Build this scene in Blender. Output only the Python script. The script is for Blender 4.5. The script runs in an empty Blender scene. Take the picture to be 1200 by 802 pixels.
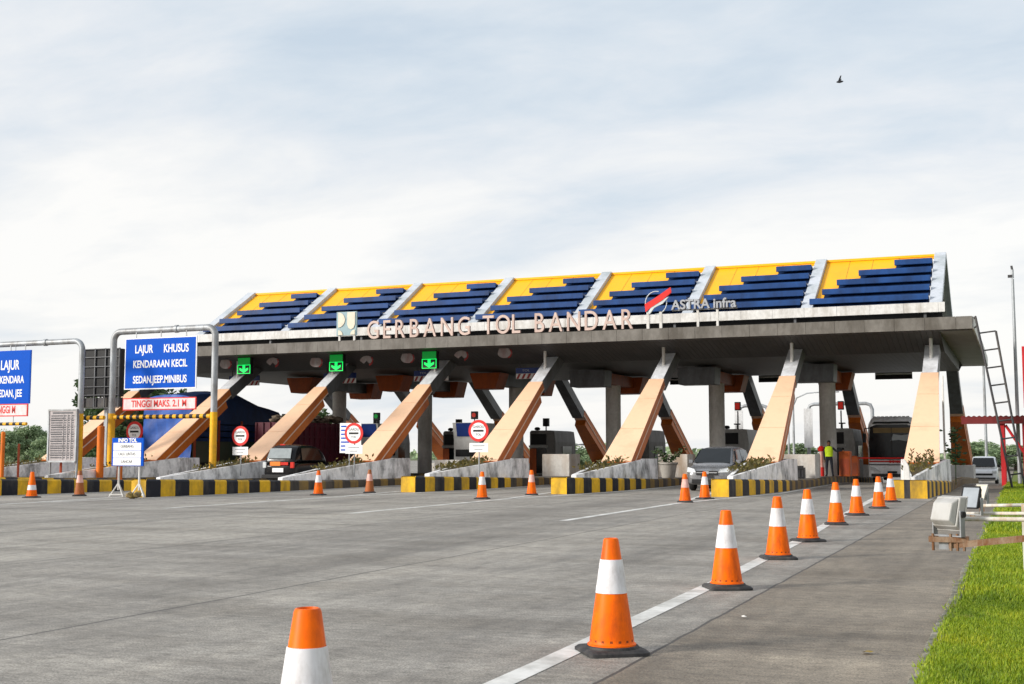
import bpy, bmesh, math, random
from mathutils import Vector, Matrix
random.seed(7)
C = bpy.context.scene.collection
PI = math.pi
# ------------------------------------------------------------------ camera numbers
CAMH = 1.5
FPX = 1437.0
PITCH = math.atan(129/FPX)
YAW = math.atan(595/(FPX/math.cos(PITCH)))
FW = Vector((-math.sin(YAW)*math.cos(PITCH), math.cos(YAW)*math.cos(PITCH), math.sin(PITCH)))
RT = Vector((math.cos(YAW), math.sin(YAW), 0))
UP = RT.cross(FW)
CP = Vector((0, 0, CAMH))
def at(px, py, Y):
    d = FW*FPX + RT*(px-600) - UP*(py-401)
    return CP + d*(Y/d.y)
def gnd(px, py, z=0.0):
    d = FW*FPX + RT*(px-600) - UP*(py-401)
    return CP + d*((z-CAMH)/d.z)
def profile(y):                       # the carriageway dips a little behind the plaza
    t = min(max((y-60)/28.0, 0), 1)
    return -0.62*t*t*(3-2*t)

# ------------------------------------------------------------------ materials
def new_mat(name):
    m = bpy.data.materials.new(name); m.use_nodes = True
    nt = m.node_tree
    return m, nt, nt.nodes['Principled BSDF']
def N(nt, typ, **kw):
    n = nt.nodes.new(typ)
    for k, v in kw.items(): setattr(n, k, v)
    return n
def mix(nt, fac, a, b, bt='MIX'):
    n = N(nt, 'ShaderNodeMix', data_type='RGBA', blend_type=bt)
    for sock, v in ((n.inputs[0], fac), (n.inputs[6], a), (n.inputs[7], b)):
        if hasattr(v, 'links') or hasattr(v, 'is_linked'): nt.links.new(v, sock)
        else: sock.default_value = v if not isinstance(v, tuple) else (*v, 1)[:4]
    return n.outputs[2]
def ramp(nt, fac, stops):
    r = N(nt, 'ShaderNodeValToRGB')
    e = r.color_ramp.elements
    while len(e) < len(stops): e.new(0.5)
    for el, (p, c) in zip(e, stops):
        el.position = p; el.color = (*c, 1) if len(c) == 3 else c
    nt.links.new(fac, r.inputs[0]); return r.outputs[0]
def noise(nt, scale, detail=4, rough=0.55, vec=None, stretch=None, w=0):
    n = N(nt, 'ShaderNodeTexNoise'); n.inputs['Scale'].default_value = scale
    n.inputs['Detail'].default_value = detail; n.inputs['Roughness'].default_value = rough
    if vec is not None:
        if stretch:
            mp = N(nt, 'ShaderNodeMapping'); mp.inputs['Scale'].default_value = stretch
            mp.inputs['Location'].default_value = (w, w*1.7, 0)
            nt.links.new(vec, mp.inputs[0]); vec = mp.outputs[0]
        nt.links.new(vec, n.inputs['Vector'])
    return n.outputs['Fac']
def mat(name, col, rough=0.6, metal=0.0, dirt=None, dirt_amt=0.35, dscale=1.5, var=0.12, vscale=6, bump=0.0, bscale=40,
        stretch=(1, 1, 0.35), emit=None, estr=1, spec=None):
    m, nt, p = new_mat(name)
    tc = N(nt, 'ShaderNodeNewGeometry').outputs['Position']
    base = (*col, 1)
    n1 = noise(nt, vscale, 5, 0.6, tc, (1, 1, 1))
    lo = tuple(c*(1-var) for c in col); hi = tuple(min(1, c*(1+var)) for c in col)
    out = ramp(nt, n1, [(0.3, lo), (0.7, hi)])
    if dirt is not None:
        n2 = noise(nt, dscale, 8, 0.68, tc, stretch, 3.1)
        f = ramp(nt, n2, [(0.62-dirt_amt*0.5, (0, 0, 0)), (0.80-dirt_amt*0.25, (1, 1, 1))])
        out = mix(nt, f, out, dirt)
    nt.links.new(out, p.inputs['Base Color'])
    r1 = N(nt, 'ShaderNodeMapRange'); nt.links.new(n1, r1.inputs[0])
    r1.inputs[3].default_value = max(0.02, rough-0.1); r1.inputs[4].default_value = min(1, rough+0.1)
    nt.links.new(r1.outputs[0], p.inputs['Roughness'])
    p.inputs['Metallic'].default_value = metal
    p.inputs['Specular IOR Level'].default_value = .25 if spec is None else spec
    if bump > 0:
        b = N(nt, 'ShaderNodeBump'); b.inputs['Strength'].default_value = bump; b.inputs['Distance'].default_value = 0.02
        nt.links.new(noise(nt, bscale, 4, 0.6, tc, (1, 1, 1)), b.inputs['Height'])
        nt.links.new(b.outputs[0], p.inputs['Normal'])
    if emit:
        p.inputs['Emission Color'].default_value = (*emit, 1); p.inputs['Emission Strength'].default_value = estr
    return m
GRIME = (0.055, 0.047, 0.038)
M = {}
M['peach'] = mat('peach_cladding', (0.86, 0.555, 0.36), 0.42, dirt=(0.72, 0.46, 0.29), dirt_amt=0.2, dscale=.8, stretch=(1, 1, 1), var=0.03)
M['orange_side'] = mat('orange_cladding', (0.56, 0.145, 0.018), 0.45, dirt=(0.38, 0.09, 0.015), dirt_amt=0.4, dscale=0.9)
M['pale_strip'] = mat('pale_strip', (0.70, 0.52, 0.40), 0.5)
M['seam'] = mat('dark_seam', (0.05, 0.04, 0.03), 0.8)
M['alu'] = mat('aluminium_cladding', (0.52, 0.55, 0.60), 0.45, 0.0, dirt=(0.32, 0.36, 0.37), dirt_amt=0.35, dscale=0.9, var=0.07)
M['alu_dark'] = mat('grey_cladding', (0.12, 0.125, 0.135), 0.45, 0.1, dirt=(0.06, 0.058, 0.056), dirt_amt=0.4)
M['yellow_roof'] = mat('yellow_roof', (0.93, 0.435, 0.006), 0.45, dirt=(0.78, 0.38, 0.01), dirt_amt=0.3, dscale=0.5, var=0.05)
M['blue'] = mat('blue_louvre', (0.009, 0.054, 0.195), 0.5, dirt=(0.005, 0.024, 0.085), dirt_amt=0.42, dscale=0.9, var=0.16, vscale=2)
M['white_panel'] = mat('white_panel', (0.63, 0.62, 0.60), 0.5, dirt=(0.38, 0.35, 0.31), dirt_amt=0.32, dscale=1.1, stretch=(1.6, 1, .5))
M['white_dull'] = mat('white_roof_sheet', (0.66, 0.67, 0.68), 0.55, dirt=(0.35, 0.34, 0.33), dirt_amt=0.3)
M['fascia'] = mat('weathered_fascia', (0.185, 0.172, 0.155), 0.65, dirt=(0.085, 0.075, 0.063), dirt_amt=0.5, dscale=1.0, stretch=(1.3, 1, .5), bump=.15, bscale=8)
M['concrete'] = mat('concrete_column', (0.58, 0.56, 0.53), 0.6, dirt=(0.28, 0.26, 0.23), dirt_amt=0.35, dscale=0.6, bump=.2)
M['concrete_top'] = mat('island_concrete', (0.26, 0.25, 0.23), 0.85, dirt=(0.12, 0.10, 0.085), dirt_amt=0.5, dscale=0.8, bump=.3)
M['white_wall'] = mat('whitewashed_wall', (0.88, 0.87, 0.86), 0.8, dirt=(0.05, 0.047, 0.043), dirt_amt=0.33, dscale=1.5, stretch=(1, 1, .55), bump=.25)
M['white_wall_clean'] = mat('whitewashed_block', (0.66, 0.64, 0.60), 0.8, dirt=(0.36, 0.28, 0.21), dirt_amt=0.42, dscale=0.9, bump=.2)
M['kerb_yellow'] = mat('kerb_yellow', (0.74, 0.43, 0.018), 0.6, dirt=(0.28, 0.17, 0.03), dirt_amt=0.4, dscale=1.6, bump=.2)
M['kerb_black'] = mat('kerb_black', (0.011, 0.013, 0.020), 0.55, dirt=(0.07, 0.065, 0.06), dirt_amt=0.27, dscale=1.6, bump=.2)
M['kerb_worn_yellow'] = mat('kerb_worn_yellow', (0.30, 0.19, 0.05), 0.75, dirt=(0.12, 0.09, 0.06), dirt_amt=0.5, dscale=1.6, bump=.2)
M['kerb_worn_black'] = mat('kerb_worn_black', (0.045, 0.04, 0.036), 0.75, dirt=(0.12, 0.1, 0.08), dirt_amt=0.5, dscale=1.6, bump=.2)
M['soil'] = mat('planter_soil', (0.075, 0.05, 0.03), 0.95, dirt=(0.10, 0.085, 0.03), dirt_amt=0.5, dscale=3, bump=.6, bscale=12)
M['steel'] = mat('galvanised_pipe', (0.36, 0.38, 0.40), 0.5, 0.3, dirt=(0.16, 0.15, 0.14), dirt_amt=0.35, dscale=1.4)
M['pole_yellow'] = mat('pole_yellow', (0.83, 0.43, 0.012), 0.5, dirt=(0.45, 0.24, 0.03), dirt_amt=0.33, dscale=1.4)
M['pole_orange'] = mat('post_orange', (0.80, 0.19, 0.012), 0.55, dirt=(0.40, 0.10, 0.02), dirt_amt=0.35, dscale=1.5)
M['post_rust'] = mat('post_rust_red', (0.42, 0.075, 0.03), 0.65, dirt=(0.2, 0.06, 0.03), dirt_amt=0.4)
M['black'] = mat('matt_black', (0.016, 0.016, 0.017), 0.6)
M['dark'] = mat('dark_frame', (0.045, 0.045, 0.05), 0.55, 0.2, dirt=(0.09, 0.08, 0.07), dirt_amt=0.35)
M['sign_blue'] = mat('sign_blue', (0.001, 0.078, 0.48), 0.45, var=0.06, spec=.05)
M['sign_white'] = mat('sign_white', (0.80, 0.80, 0.80), 0.45, var=0.04)
M['sign_pink'] = mat('sign_pinkish_white', (0.74, 0.62, 0.62), 0.5, dirt=(0.55, 0.40, 0.40), dirt_amt=.3, dscale=3)
M['screen_glass'] = mat('windscreen_glass', (0.010, 0.013, 0.016), 0.06, spec=.32)
M['sleeve'] = mat('leg_sleeve', (0.74, 0.76, 0.80), 0.45, dirt=(0.42, 0.42, 0.43), dirt_amt=.35, dscale=.9)
M['sign_red'] = mat('sign_red', (0.62, 0.025, 0.02), 0.45, var=0.08)
M['sign_grey'] = mat('sign_text_grey', (0.10, 0.10, 0.11), 0.5)
M['board_grey'] = mat('notice_board_grey', (0.42, 0.38, 0.38), 0.6, dirt=(0.26, 0.23, 0.23), dirt_amt=0.35)
M['letter_pink'] = mat('letter_cream', (0.56, 0.43, 0.375), 0.5, dirt=(0.42, 0.30, 0.26), dirt_amt=0.35, dscale=2)
M['letter_side'] = mat('letter_rim', (0.32, 0.20, 0.17), 0.5)
M['letter_grey'] = mat('letter_silver', (0.34, 0.35, 0.37), 0.45, 0.1)
M['letter_dark'] = mat('letter_charcoal', (0.06, 0.06, 0.07), 0.5)
M['emblem_teal'] = mat('emblem_teal', (0.27, 0.38, 0.41), 0.5, var=.1)
M['emblem_cream'] = mat('emblem_cream', (0.66, 0.60, 0.48), 0.5, var=.08)
M['cone_orange'] = mat('cone_orange', (0.96, 0.15, 0.0), 0.45, dirt=(0.50, 0.075, 0.01), dirt_amt=0.36, dscale=8, var=.07, spec=.15)
M['cone_dirty'] = mat('cone_grimy_orange', (0.42, 0.12, 0.03), 0.6, dirt=(0.22, 0.08, 0.03), dirt_amt=0.5, dscale=4)
M['cone_white'] = mat('cone_sleeve', (0.74, 0.73, 0.75), 0.35, dirt=(0.46, 0.43, 0.42), dirt_amt=0.38, dscale=9, var=.03)
M['cone_pink'] = mat('cone_sleeve_pink', (0.75, 0.48, 0.44), 0.5, dirt=(0.6, 0.25, 0.18), dirt_amt=0.45, dscale=6)
M['rubber'] = mat('black_rubber', (0.028, 0.028, 0.030), 0.65, dirt=(0.09, 0.085, 0.08), dirt_amt=0.36, dscale=4)
M['slot'] = mat('cone_slot', (0.25, 0.05, 0.01), 0.8)
M['glass'] = mat('car_glass', (0.006, 0.008, 0.010), 0.08, spec=.24)
M['glass_pale'] = mat('rear_glass', (0.25, 0.28, 0.29), 0.08, spec=.9)
M['tyre'] = mat('tyre', (0.018, 0.018, 0.018), 0.8)
M['rim'] = mat('rim', (0.42, 0.43, 0.45), 0.35, 0.6)
M['car_grey'] = mat('grey_car_paint', (0.24, 0.245, 0.26), 0.26, 0.5, dirt=(0.16, 0.155, 0.15), dirt_amt=.25, var=.04)
M['car_black'] = mat('black_car_paint', (0.006, 0.006, 0.007), 0.2, var=.05)
M['car_white'] = mat('white_car_paint', (0.74, 0.75, 0.77), 0.3, var=.03)
M['lamp_glass'] = mat('headlight', (0.55, 0.57, 0.58), 0.15, spec=.8)
M['tail_red'] = mat('tail_light', (0.55, 0.03, 0.02), 0.25)
M['sticker_orange'] = mat('orange_sticker', (0.75, 0.20, 0.02), 0.5)
M['plate'] = mat('number_plate', (0.03, 0.03, 0.032), 0.5)
M['tarp_blue'] = mat('blue_tarpaulin', (0.02, 0.10, 0.42), 0.5, dirt=(0.012, 0.05, 0.22), dirt_amt=.5, dscale=1.2, bump=.8, bscale=2.5)
M['tarp_and_gap_shade'] = mat('tarpaulin_and_gap_shade', (0.016, 0.042, 0.125), 0.55, dirt=(0.01, 0.02, 0.06), dirt_amt=.45, bump=.6, bscale=2)  # truck tarpaulin; also colours the painted shade between the louvres
M['truck_green'] = mat('dark_green_truck_body', (0.06, 0.085, 0.055), 0.6, dirt=(0.10, 0.085, 0.06), dirt_amt=.4)
M['truck_maroon'] = mat('maroon_truck_body', (0.105, 0.014, 0.026), 0.55, dirt=(0.05, 0.01, 0.018), dirt_amt=.45)
M['load_brown'] = mat('piled_load', (0.18, 0.14, 0.10), 0.9, dirt=(0.06, 0.05, 0.04), dirt_amt=.5, dscale=3)
M['booth_grey'] = mat('booth_grey', (0.20, 0.195, 0.185), 0.55, dirt=(0.11, 0.10, 0.095), dirt_amt=.4)
M['booth_pale'] = mat('booth_pale_grey', (0.40, 0.40, 0.39), 0.5, dirt=(0.24, 0.23, 0.22), dirt_amt=.35)
M['booth_blue'] = mat('booth_blue', (0.010, 0.028, 0.14), 0.4)
M['booth_orange'] = mat('booth_orange_door', (0.50, 0.10, 0.02), 0.5, dirt=(0.25, 0.06, 0.02), dirt_amt=.4)
M['red_steel'] = mat('red_painted_steel', (0.52, 0.02, 0.025), 0.5, dirt=(0.25, 0.02, 0.02), dirt_amt=.35)
M['maroon_roof'] = mat('maroon_sheet_roof', (0.16, 0.022, 0.022), 0.6)
M['rust'] = mat('rusty_iron', (0.16, 0.07, 0.03), 0.85, dirt=(0.32, 0.25, 0.18), dirt_amt=.4, dscale=6, bump=.4)
M['rail_paint'] = mat('pale_rail_paint', (0.56, 0.54, 0.49), 0.6, dirt=(0.42, 0.27, 0.13), dirt_amt=.25, dscale=7)
M['lamp_white'] = mat('floodlight_shell', (0.43, 0.425, 0.41), 0.45, dirt=(0.30, 0.285, 0.255), dirt_amt=.4, dscale=5, var=.04)
M['flood_glass'] = mat('floodlight_glass', (0.30, 0.33, 0.36), 0.08, spec=.7)
M['green_led'] = mat('green_led', (0.01, 0.2, 0.03), 0.5, emit=(0.0, 0.85, 0.12), estr=1.1)
M['led_dim'] = mat('dim_green_led', (0.01, 0.12, 0.02), 0.5, emit=(0.0, 0.16, 0.02), estr=0.7)
M['signal_red'] = mat('signal_red_face', (0.30, 0.03, 0.02), 0.5, emit=(0.6, 0.03, 0.02), estr=.3)
M['badge'] = mat('badge_pale', (0.27, 0.255, 0.25), 0.6, dirt=(0.22, 0.14, 0.14), dirt_amt=.45, dscale=3)
M['badge_red'] = mat('badge_red', (0.24, 0.03, 0.03), 0.6)
M['swoosh_red'] = mat('emblem_red', (0.66, 0.03, 0.025), 0.4)
M['swoosh_silver'] = mat('emblem_silver', (0.52, 0.56, 0.56), 0.4, 0.2)
M['skin'] = mat('skin', (0.22, 0.11, 0.065), 0.6)
M['vest'] = mat('hi_vis_vest', (0.62, 0.85, 0.02), 0.6)
M['cloth_dark'] = mat('dark_clothing', (0.018, 0.02, 0.028), 0.85)
M['hair'] = mat('black_hair', (0.010, 0.009, 0.008), 0.7)
M['pot'] = mat('cement_pot', (0.40, 0.38, 0.35), 0.8, dirt=(0.2, 0.18, 0.15), dirt_amt=.4)
M['bark'] = mat('bark', (0.13, 0.10, 0.075), 0.9, bump=.6)
M['reflection_brown'] = mat('bus_reflection_brown', (0.22, 0.15, 0.07), 0.8)
M['reflection_pale'] = mat('bus_reflection_pale', (0.35, 0.37, 0.38), 0.6)
M['bird'] = mat('dark_feathers', (0.02, 0.02, 0.025), 0.7)
M['litter_paper'] = mat('litter', (0.7, 0.68, 0.64), 0.8)
M['stone'] = mat('broken_stone', (0.16, 0.12, 0.07), 0.9, dirt=(0.35, 0.25, 0.05), dirt_amt=.4, dscale=6)
M['bus_white'] = mat('bus_white', (0.90, 0.89, 0.90), 0.35, dirt=(0.6, 0.58, 0.57), dirt_amt=.3)

def leaf_mat(name, a, b, c):
    m, nt, p = new_mat(name)
    g = N(nt, 'ShaderNodeNewGeometry')
    col = ramp(nt, g.outputs['Random Per Island'], [(0.0, a), (0.55, b), (1.0, c)])
    nt.links.new(col, p.inputs['Base Color']); p.inputs['Roughness'].default_value = .6
    tr = N(nt, 'ShaderNodeBsdfTranslucent'); nt.links.new(col, tr.inputs[0])
    ms = N(nt, 'ShaderNodeMixShader'); ms.inputs[0].default_value = .3
    nt.links.new(p.outputs[0], ms.inputs[1]); nt.links.new(tr.outputs[0], ms.inputs[2])
    nt.links.new(ms.outputs[0], nt.nodes['Material Output'].inputs[0])
    return m
M['leaf'] = leaf_mat('tree_leaves', (0.028, 0.055, 0.018), (0.05, 0.095, 0.03), (0.09, 0.14, 0.045))
M['leaf_dry'] = leaf_mat('dry_leaves', (0.07, 0.065, 0.018), (0.14, 0.12, 0.03), (0.24, 0.18, 0.045))
M['leaf_bright'] = leaf_mat('bright_leaves', (0.08, 0.13, 0.03), (0.15, 0.21, 0.04), (0.26, 0.28, 0.06))
M['grass'] = leaf_mat('grass_blades', (0.15, 0.24, 0.006), (0.25, 0.36, 0.008), (0.40, 0.45, 0.03))
_nt = M['grass'].node_tree
_cr = [n for n in _nt.nodes if n.type == 'VALTORGB'][0].outputs[0]
_pos = N(_nt, 'ShaderNodeNewGeometry').outputs['Position']
_patch = ramp(_nt, noise(_nt, 1.1, 6, .65, _pos, (1, .6, 1)), [(.36, (.62, .70, .60)), (.52, (1, 1, 1)), (.66, (1.25, 1.08, .9))])
_col = mix(_nt, 1.0, _cr, _patch, 'MULTIPLY')
_dry = ramp(_nt, noise(_nt, 3.2, 5, .7, _pos, (1, .7, 1), 4), [(.62, (0, 0, 0)), (.74, (.55, .55, .55))])
_col = mix(_nt, _dry, _col, (.30, .25, .08))
for _n in _nt.nodes:
    if _n.type == 'BSDF_PRINCIPLED': _nt.links.new(_col, _n.inputs['Base Color'])
    if _n.type == 'BSDF_TRANSLUCENT': _nt.links.new(_col, _n.inputs[0])
M['leaf_haze_pale'] = leaf_mat('haze_paled_leaves', (0.17, 0.25, 0.13), (0.25, 0.34, 0.18), (0.34, 0.42, 0.23))  # distant haze painted in as a paler leaf colour
M['capital_orange'] = mat('capital_orange', (0.36, 0.075, 0.012), 0.5, dirt=(0.22, 0.05, 0.012), dirt_amt=.4)

# soffit sheet: narrow ribs
def sheet_mat(name, col, dark, axis, freq):
    m, nt, p = new_mat(name)
    g = N(nt, 'ShaderNodeNewGeometry')
    sp = N(nt, 'ShaderNodeSeparateXYZ'); nt.links.new(g.outputs['Position'], sp.inputs[0])
    mu = N(nt, 'ShaderNodeMath', operation='MULTIPLY'); nt.links.new(sp.outputs[axis], mu.inputs[0]); mu.inputs[1].default_value = freq
    fr = N(nt, 'ShaderNodeMath', operation='FRACT'); nt.links.new(mu.outputs[0], fr.inputs[0])
    rib = ramp(nt, fr.outputs[0], [(0.0, (0, 0, 0)), (0.12, (1, 1, 1)), (0.88, (1, 1, 1)), (1.0, (0, 0, 0))])
    n1 = noise(nt, 0.8, 6, .65, g.outputs['Position'], (1, 1, 1))
    c = ramp(nt, n1, [(0.3, tuple(x*.75 for x in col)), (0.7, tuple(x*1.2 for x in col))])
    nt.links.new(mix(nt, rib, dark, c), p.inputs['Base Color']); p.inputs['Roughness'].default_value = .5
    b = N(nt, 'ShaderNodeBump'); b.inputs['Strength'].default_value = .5; b.inputs['Distance'].default_value = .03
    nt.links.new(rib, b.inputs['Height']); nt.links.new(b.outputs[0], p.inputs['Normal'])
    return m
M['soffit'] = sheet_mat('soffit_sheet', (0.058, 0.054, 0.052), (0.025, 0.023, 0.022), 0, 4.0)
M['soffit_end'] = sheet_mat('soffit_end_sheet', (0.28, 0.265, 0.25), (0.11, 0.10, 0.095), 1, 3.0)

# concrete carriageway
def road_material():
    m, nt, p = new_mat('concrete_carriageway')
    pos = N(nt, 'ShaderNodeNewGeometry').outputs['Position']
    sp = N(nt, 'ShaderNodeSeparateXYZ'); nt.links.new(pos, sp.inputs[0])
    def math_(op, a, b=None, c=None):
        n = N(nt, 'ShaderNodeMath', operation=op)
        for i, v in enumerate((a, b, c)):
            if v is None: continue
            if isinstance(v, (int, float)): n.inputs[i].default_value = v
            else: nt.links.new(v, n.inputs[i])
        return n.outputs[0]
    wob = math_('MULTIPLY', math_('SUBTRACT', noise(nt, 1.6, 3, .6, pos, (1, 1, 1)), .5), 0.05)
    xj = math_('ADD', sp.outputs[0], wob)
    u = math_('DIVIDE', math_('ADD', xj, 2.6), 5.0)
    wob2 = math_('MULTIPLY', math_('SUBTRACT', noise(nt, 1.3, 3, .6, pos, (1, 1, 1), 9), .5), 0.12)
    v = math_('DIVIDE', math_('ADD', math_('ADD', sp.outputs[1], wob2), 1.4), 5.5)
    def joint(t, width):
        fr = math_('FRACT', t)
        d = math_('MINIMUM', fr, math_('SUBTRACT', 1.0, fr))
        return math_('LESS_THAN', d, width)
    jx = joint(u, .0030); jy = joint(v, .0016)
    cu = N(nt, 'ShaderNodeCombineXYZ')
    nt.links.new(math_('FLOOR', u), cu.inputs[0]); nt.links.new(math_('FLOOR', math_('DIVIDE', v, 5.0)), cu.inputs[1])
    wn = N(nt, 'ShaderNodeTexWhiteNoise', noise_dimensions='2D'); nt.links.new(cu.outputs[0], wn.inputs['Vector'])
    big = noise(nt, .22, 5, .6, pos, (1, 1, 1))
    streak = noise(nt, .9, 7, .62, pos, (.22, 1.9, 1))
    streak2 = noise(nt, 2.6, 6, .62, pos, (1.5, .45, 1), 5)
    fine = noise(nt, 55, 3, .8, pos, (1, 1, 1))
    base = ramp(nt, streak, [(0.30, (.195, .178, .155)), (0.5, (.272, .253, .225)), (0.70, (.352, .33, .296))])
    base = mix(nt, ramp(nt, big, [(0.35, (0, 0, 0)), (0.68, (.6, .6, .6))]), base, (.335, .312, .278))
    base = mix(nt, .55, base, ramp(nt, streak2, [(0.30, (.62, .615, .61)), (0.5, (1, 1, 1)), (.72, (1.2, 1.2, 1.2))]), 'MULTIPLY')
    base = mix(nt, .9, base, ramp(nt, wn.outputs['Value'], [(0, (.86, .86, .87)), (1, (1.1, 1.1, 1.09))]), 'MULTIPLY')
    base = mix(nt, .75, base, ramp(nt, fine, [(0.36, (.30, .29, .28)), (0.5, (1, 1, 1)), (.66, (1.6, 1.58, 1.55))]), 'MULTIPLY')
    mott = noise(nt, 9, 6, .72, pos, (.7, 1.4, 1), 2)
    base = mix(nt, .85, base, ramp(nt, mott, [(0.32, (.58, .57, .55)), (0.5, (1, 1, 1)), (.68, (1.34, 1.33, 1.3))]), 'MULTIPLY')
    wear = noise(nt, 1.0, 5, .6, pos, (.75, .035, 1), 31)
    base = mix(nt, .9, base, ramp(nt, wear, [(0.34, (.72, .71, .70)), (0.5, (1, 1, 1)), (.66, (1.16, 1.15, 1.13))]), 'MULTIPLY')
    blot = noise(nt, .38, 6, .62, pos, (.6, 1.4, 1), 17)
    base = mix(nt, .8, base, ramp(nt, blot, [(0.36, (.74, .72, .69)), (0.5, (1, 1, 1)), (.66, (1.15, 1.14, 1.12))]), 'MULTIPLY')
    # oil and tyre wear along the lanes
    oil = noise(nt, .55, 7, .7, pos, (2.2, .22, 1), 11)
    base = mix(nt, ramp(nt, oil, [(.52, (0, 0, 0)), (.74, (.6, .6, .6))]), base, (.115, .108, .10))
    spots = noise(nt, 3.1, 3, .5, pos, (1, 1, 1), 21)
    base = mix(nt, ramp(nt, spots, [(.70, (0, 0, 0)), (.78, (.5, .5, .5))]), base, (.12, .11, .10))
    # the shoulder lies a shade darker and browner
    sh = math_('GREATER_THAN', xj, -2.6)
    base = mix(nt, math_('MULTIPLY', sh, .8), base, (.72, .64, .54), 'MULTIPLY')
    # cracks
    vo = N(nt, 'ShaderNodeTexVoronoi', feature='DISTANCE_TO_EDGE'); vo.inputs['Scale'].default_value = .17
    wv = N(nt, 'ShaderNodeVectorMath', operation='ADD')
    nz = N(nt, 'ShaderNodeTexNoise'); nz.inputs['Scale'].default_value = .9; nz.inputs['Detail'].default_value = 6
    nt.links.new(pos, nz.inputs['Vector']); sc = N(nt, 'ShaderNodeVectorMath', operation='SCALE'); sc.inputs['Scale'].default_value = 1.6
    nt.links.new(nz.outputs['Color'], sc.inputs[0]); nt.links.new(pos, wv.inputs[0]); nt.links.new(sc.outputs[0], wv.inputs[1])
    nt.links.new(wv.outputs[0], vo.inputs['Vector'])
    crack = math_('MULTIPLY', math_('LESS_THAN', vo.outputs['Distance'], .0022), ramp(nt, big, [(.60, (0, 0, 0)), (.66, (.35, .35, .35))]))
    j = math_('MAXIMUM', math_('MAXIMUM', math_('MULTIPLY', jx, .92), math_('MULTIPLY', jy, .42)), crack)
    base = mix(nt, j, base, (.055, .05, .045))
    nt.links.new(base, p.inputs['Base Color'])
    rr = N(nt, 'ShaderNodeMapRange'); nt.links.new(streak, rr.inputs[0]); rr.inputs[3].default_value = .62; rr.inputs[4].default_value = .85
    nt.links.new(rr.outputs[0], p.inputs['Roughness'])
    b = N(nt, 'ShaderNodeBump'); b.inputs['Strength'].default_value = .45; b.inputs['Distance'].default_value = .006
    h = math_('SUBTRACT', fine, math_('MULTIPLY', j, 1.2)); nt.links.new(h, b.inputs['Height'])
    nt.links.new(b.outputs[0], p.inputs['Normal'])
    return m
M['road'] = road_material()
M['line'] = mat('road_paint', (0.74, 0.73, 0.70), 0.6, dirt=(0.34, 0.33, 0.30), dirt_amt=.42, dscale=1.8, stretch=(1, 1, 1), var=.08)
M['earth'] = mat('verge_earth', (0.12, 0.17, 0.015), 0.95, dirt=(0.10, 0.075, 0.04), dirt_amt=.35, dscale=2.2, bump=.6, bscale=14, stretch=(1, 1, 1))
M['edge'] = mat('mossy_kerb', (0.34, 0.32, 0.27), 0.9, dirt=(0.06, 0.06, 0.035), dirt_amt=.55, dscale=6, bump=1.0, bscale=18, stretch=(1, 1, 1))
M['field'] = mat('far_field', (0.10, 0.13, 0.05), 0.95, dirt=(0.14, 0.13, 0.07), dirt_amt=.4, dscale=.05)

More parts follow.
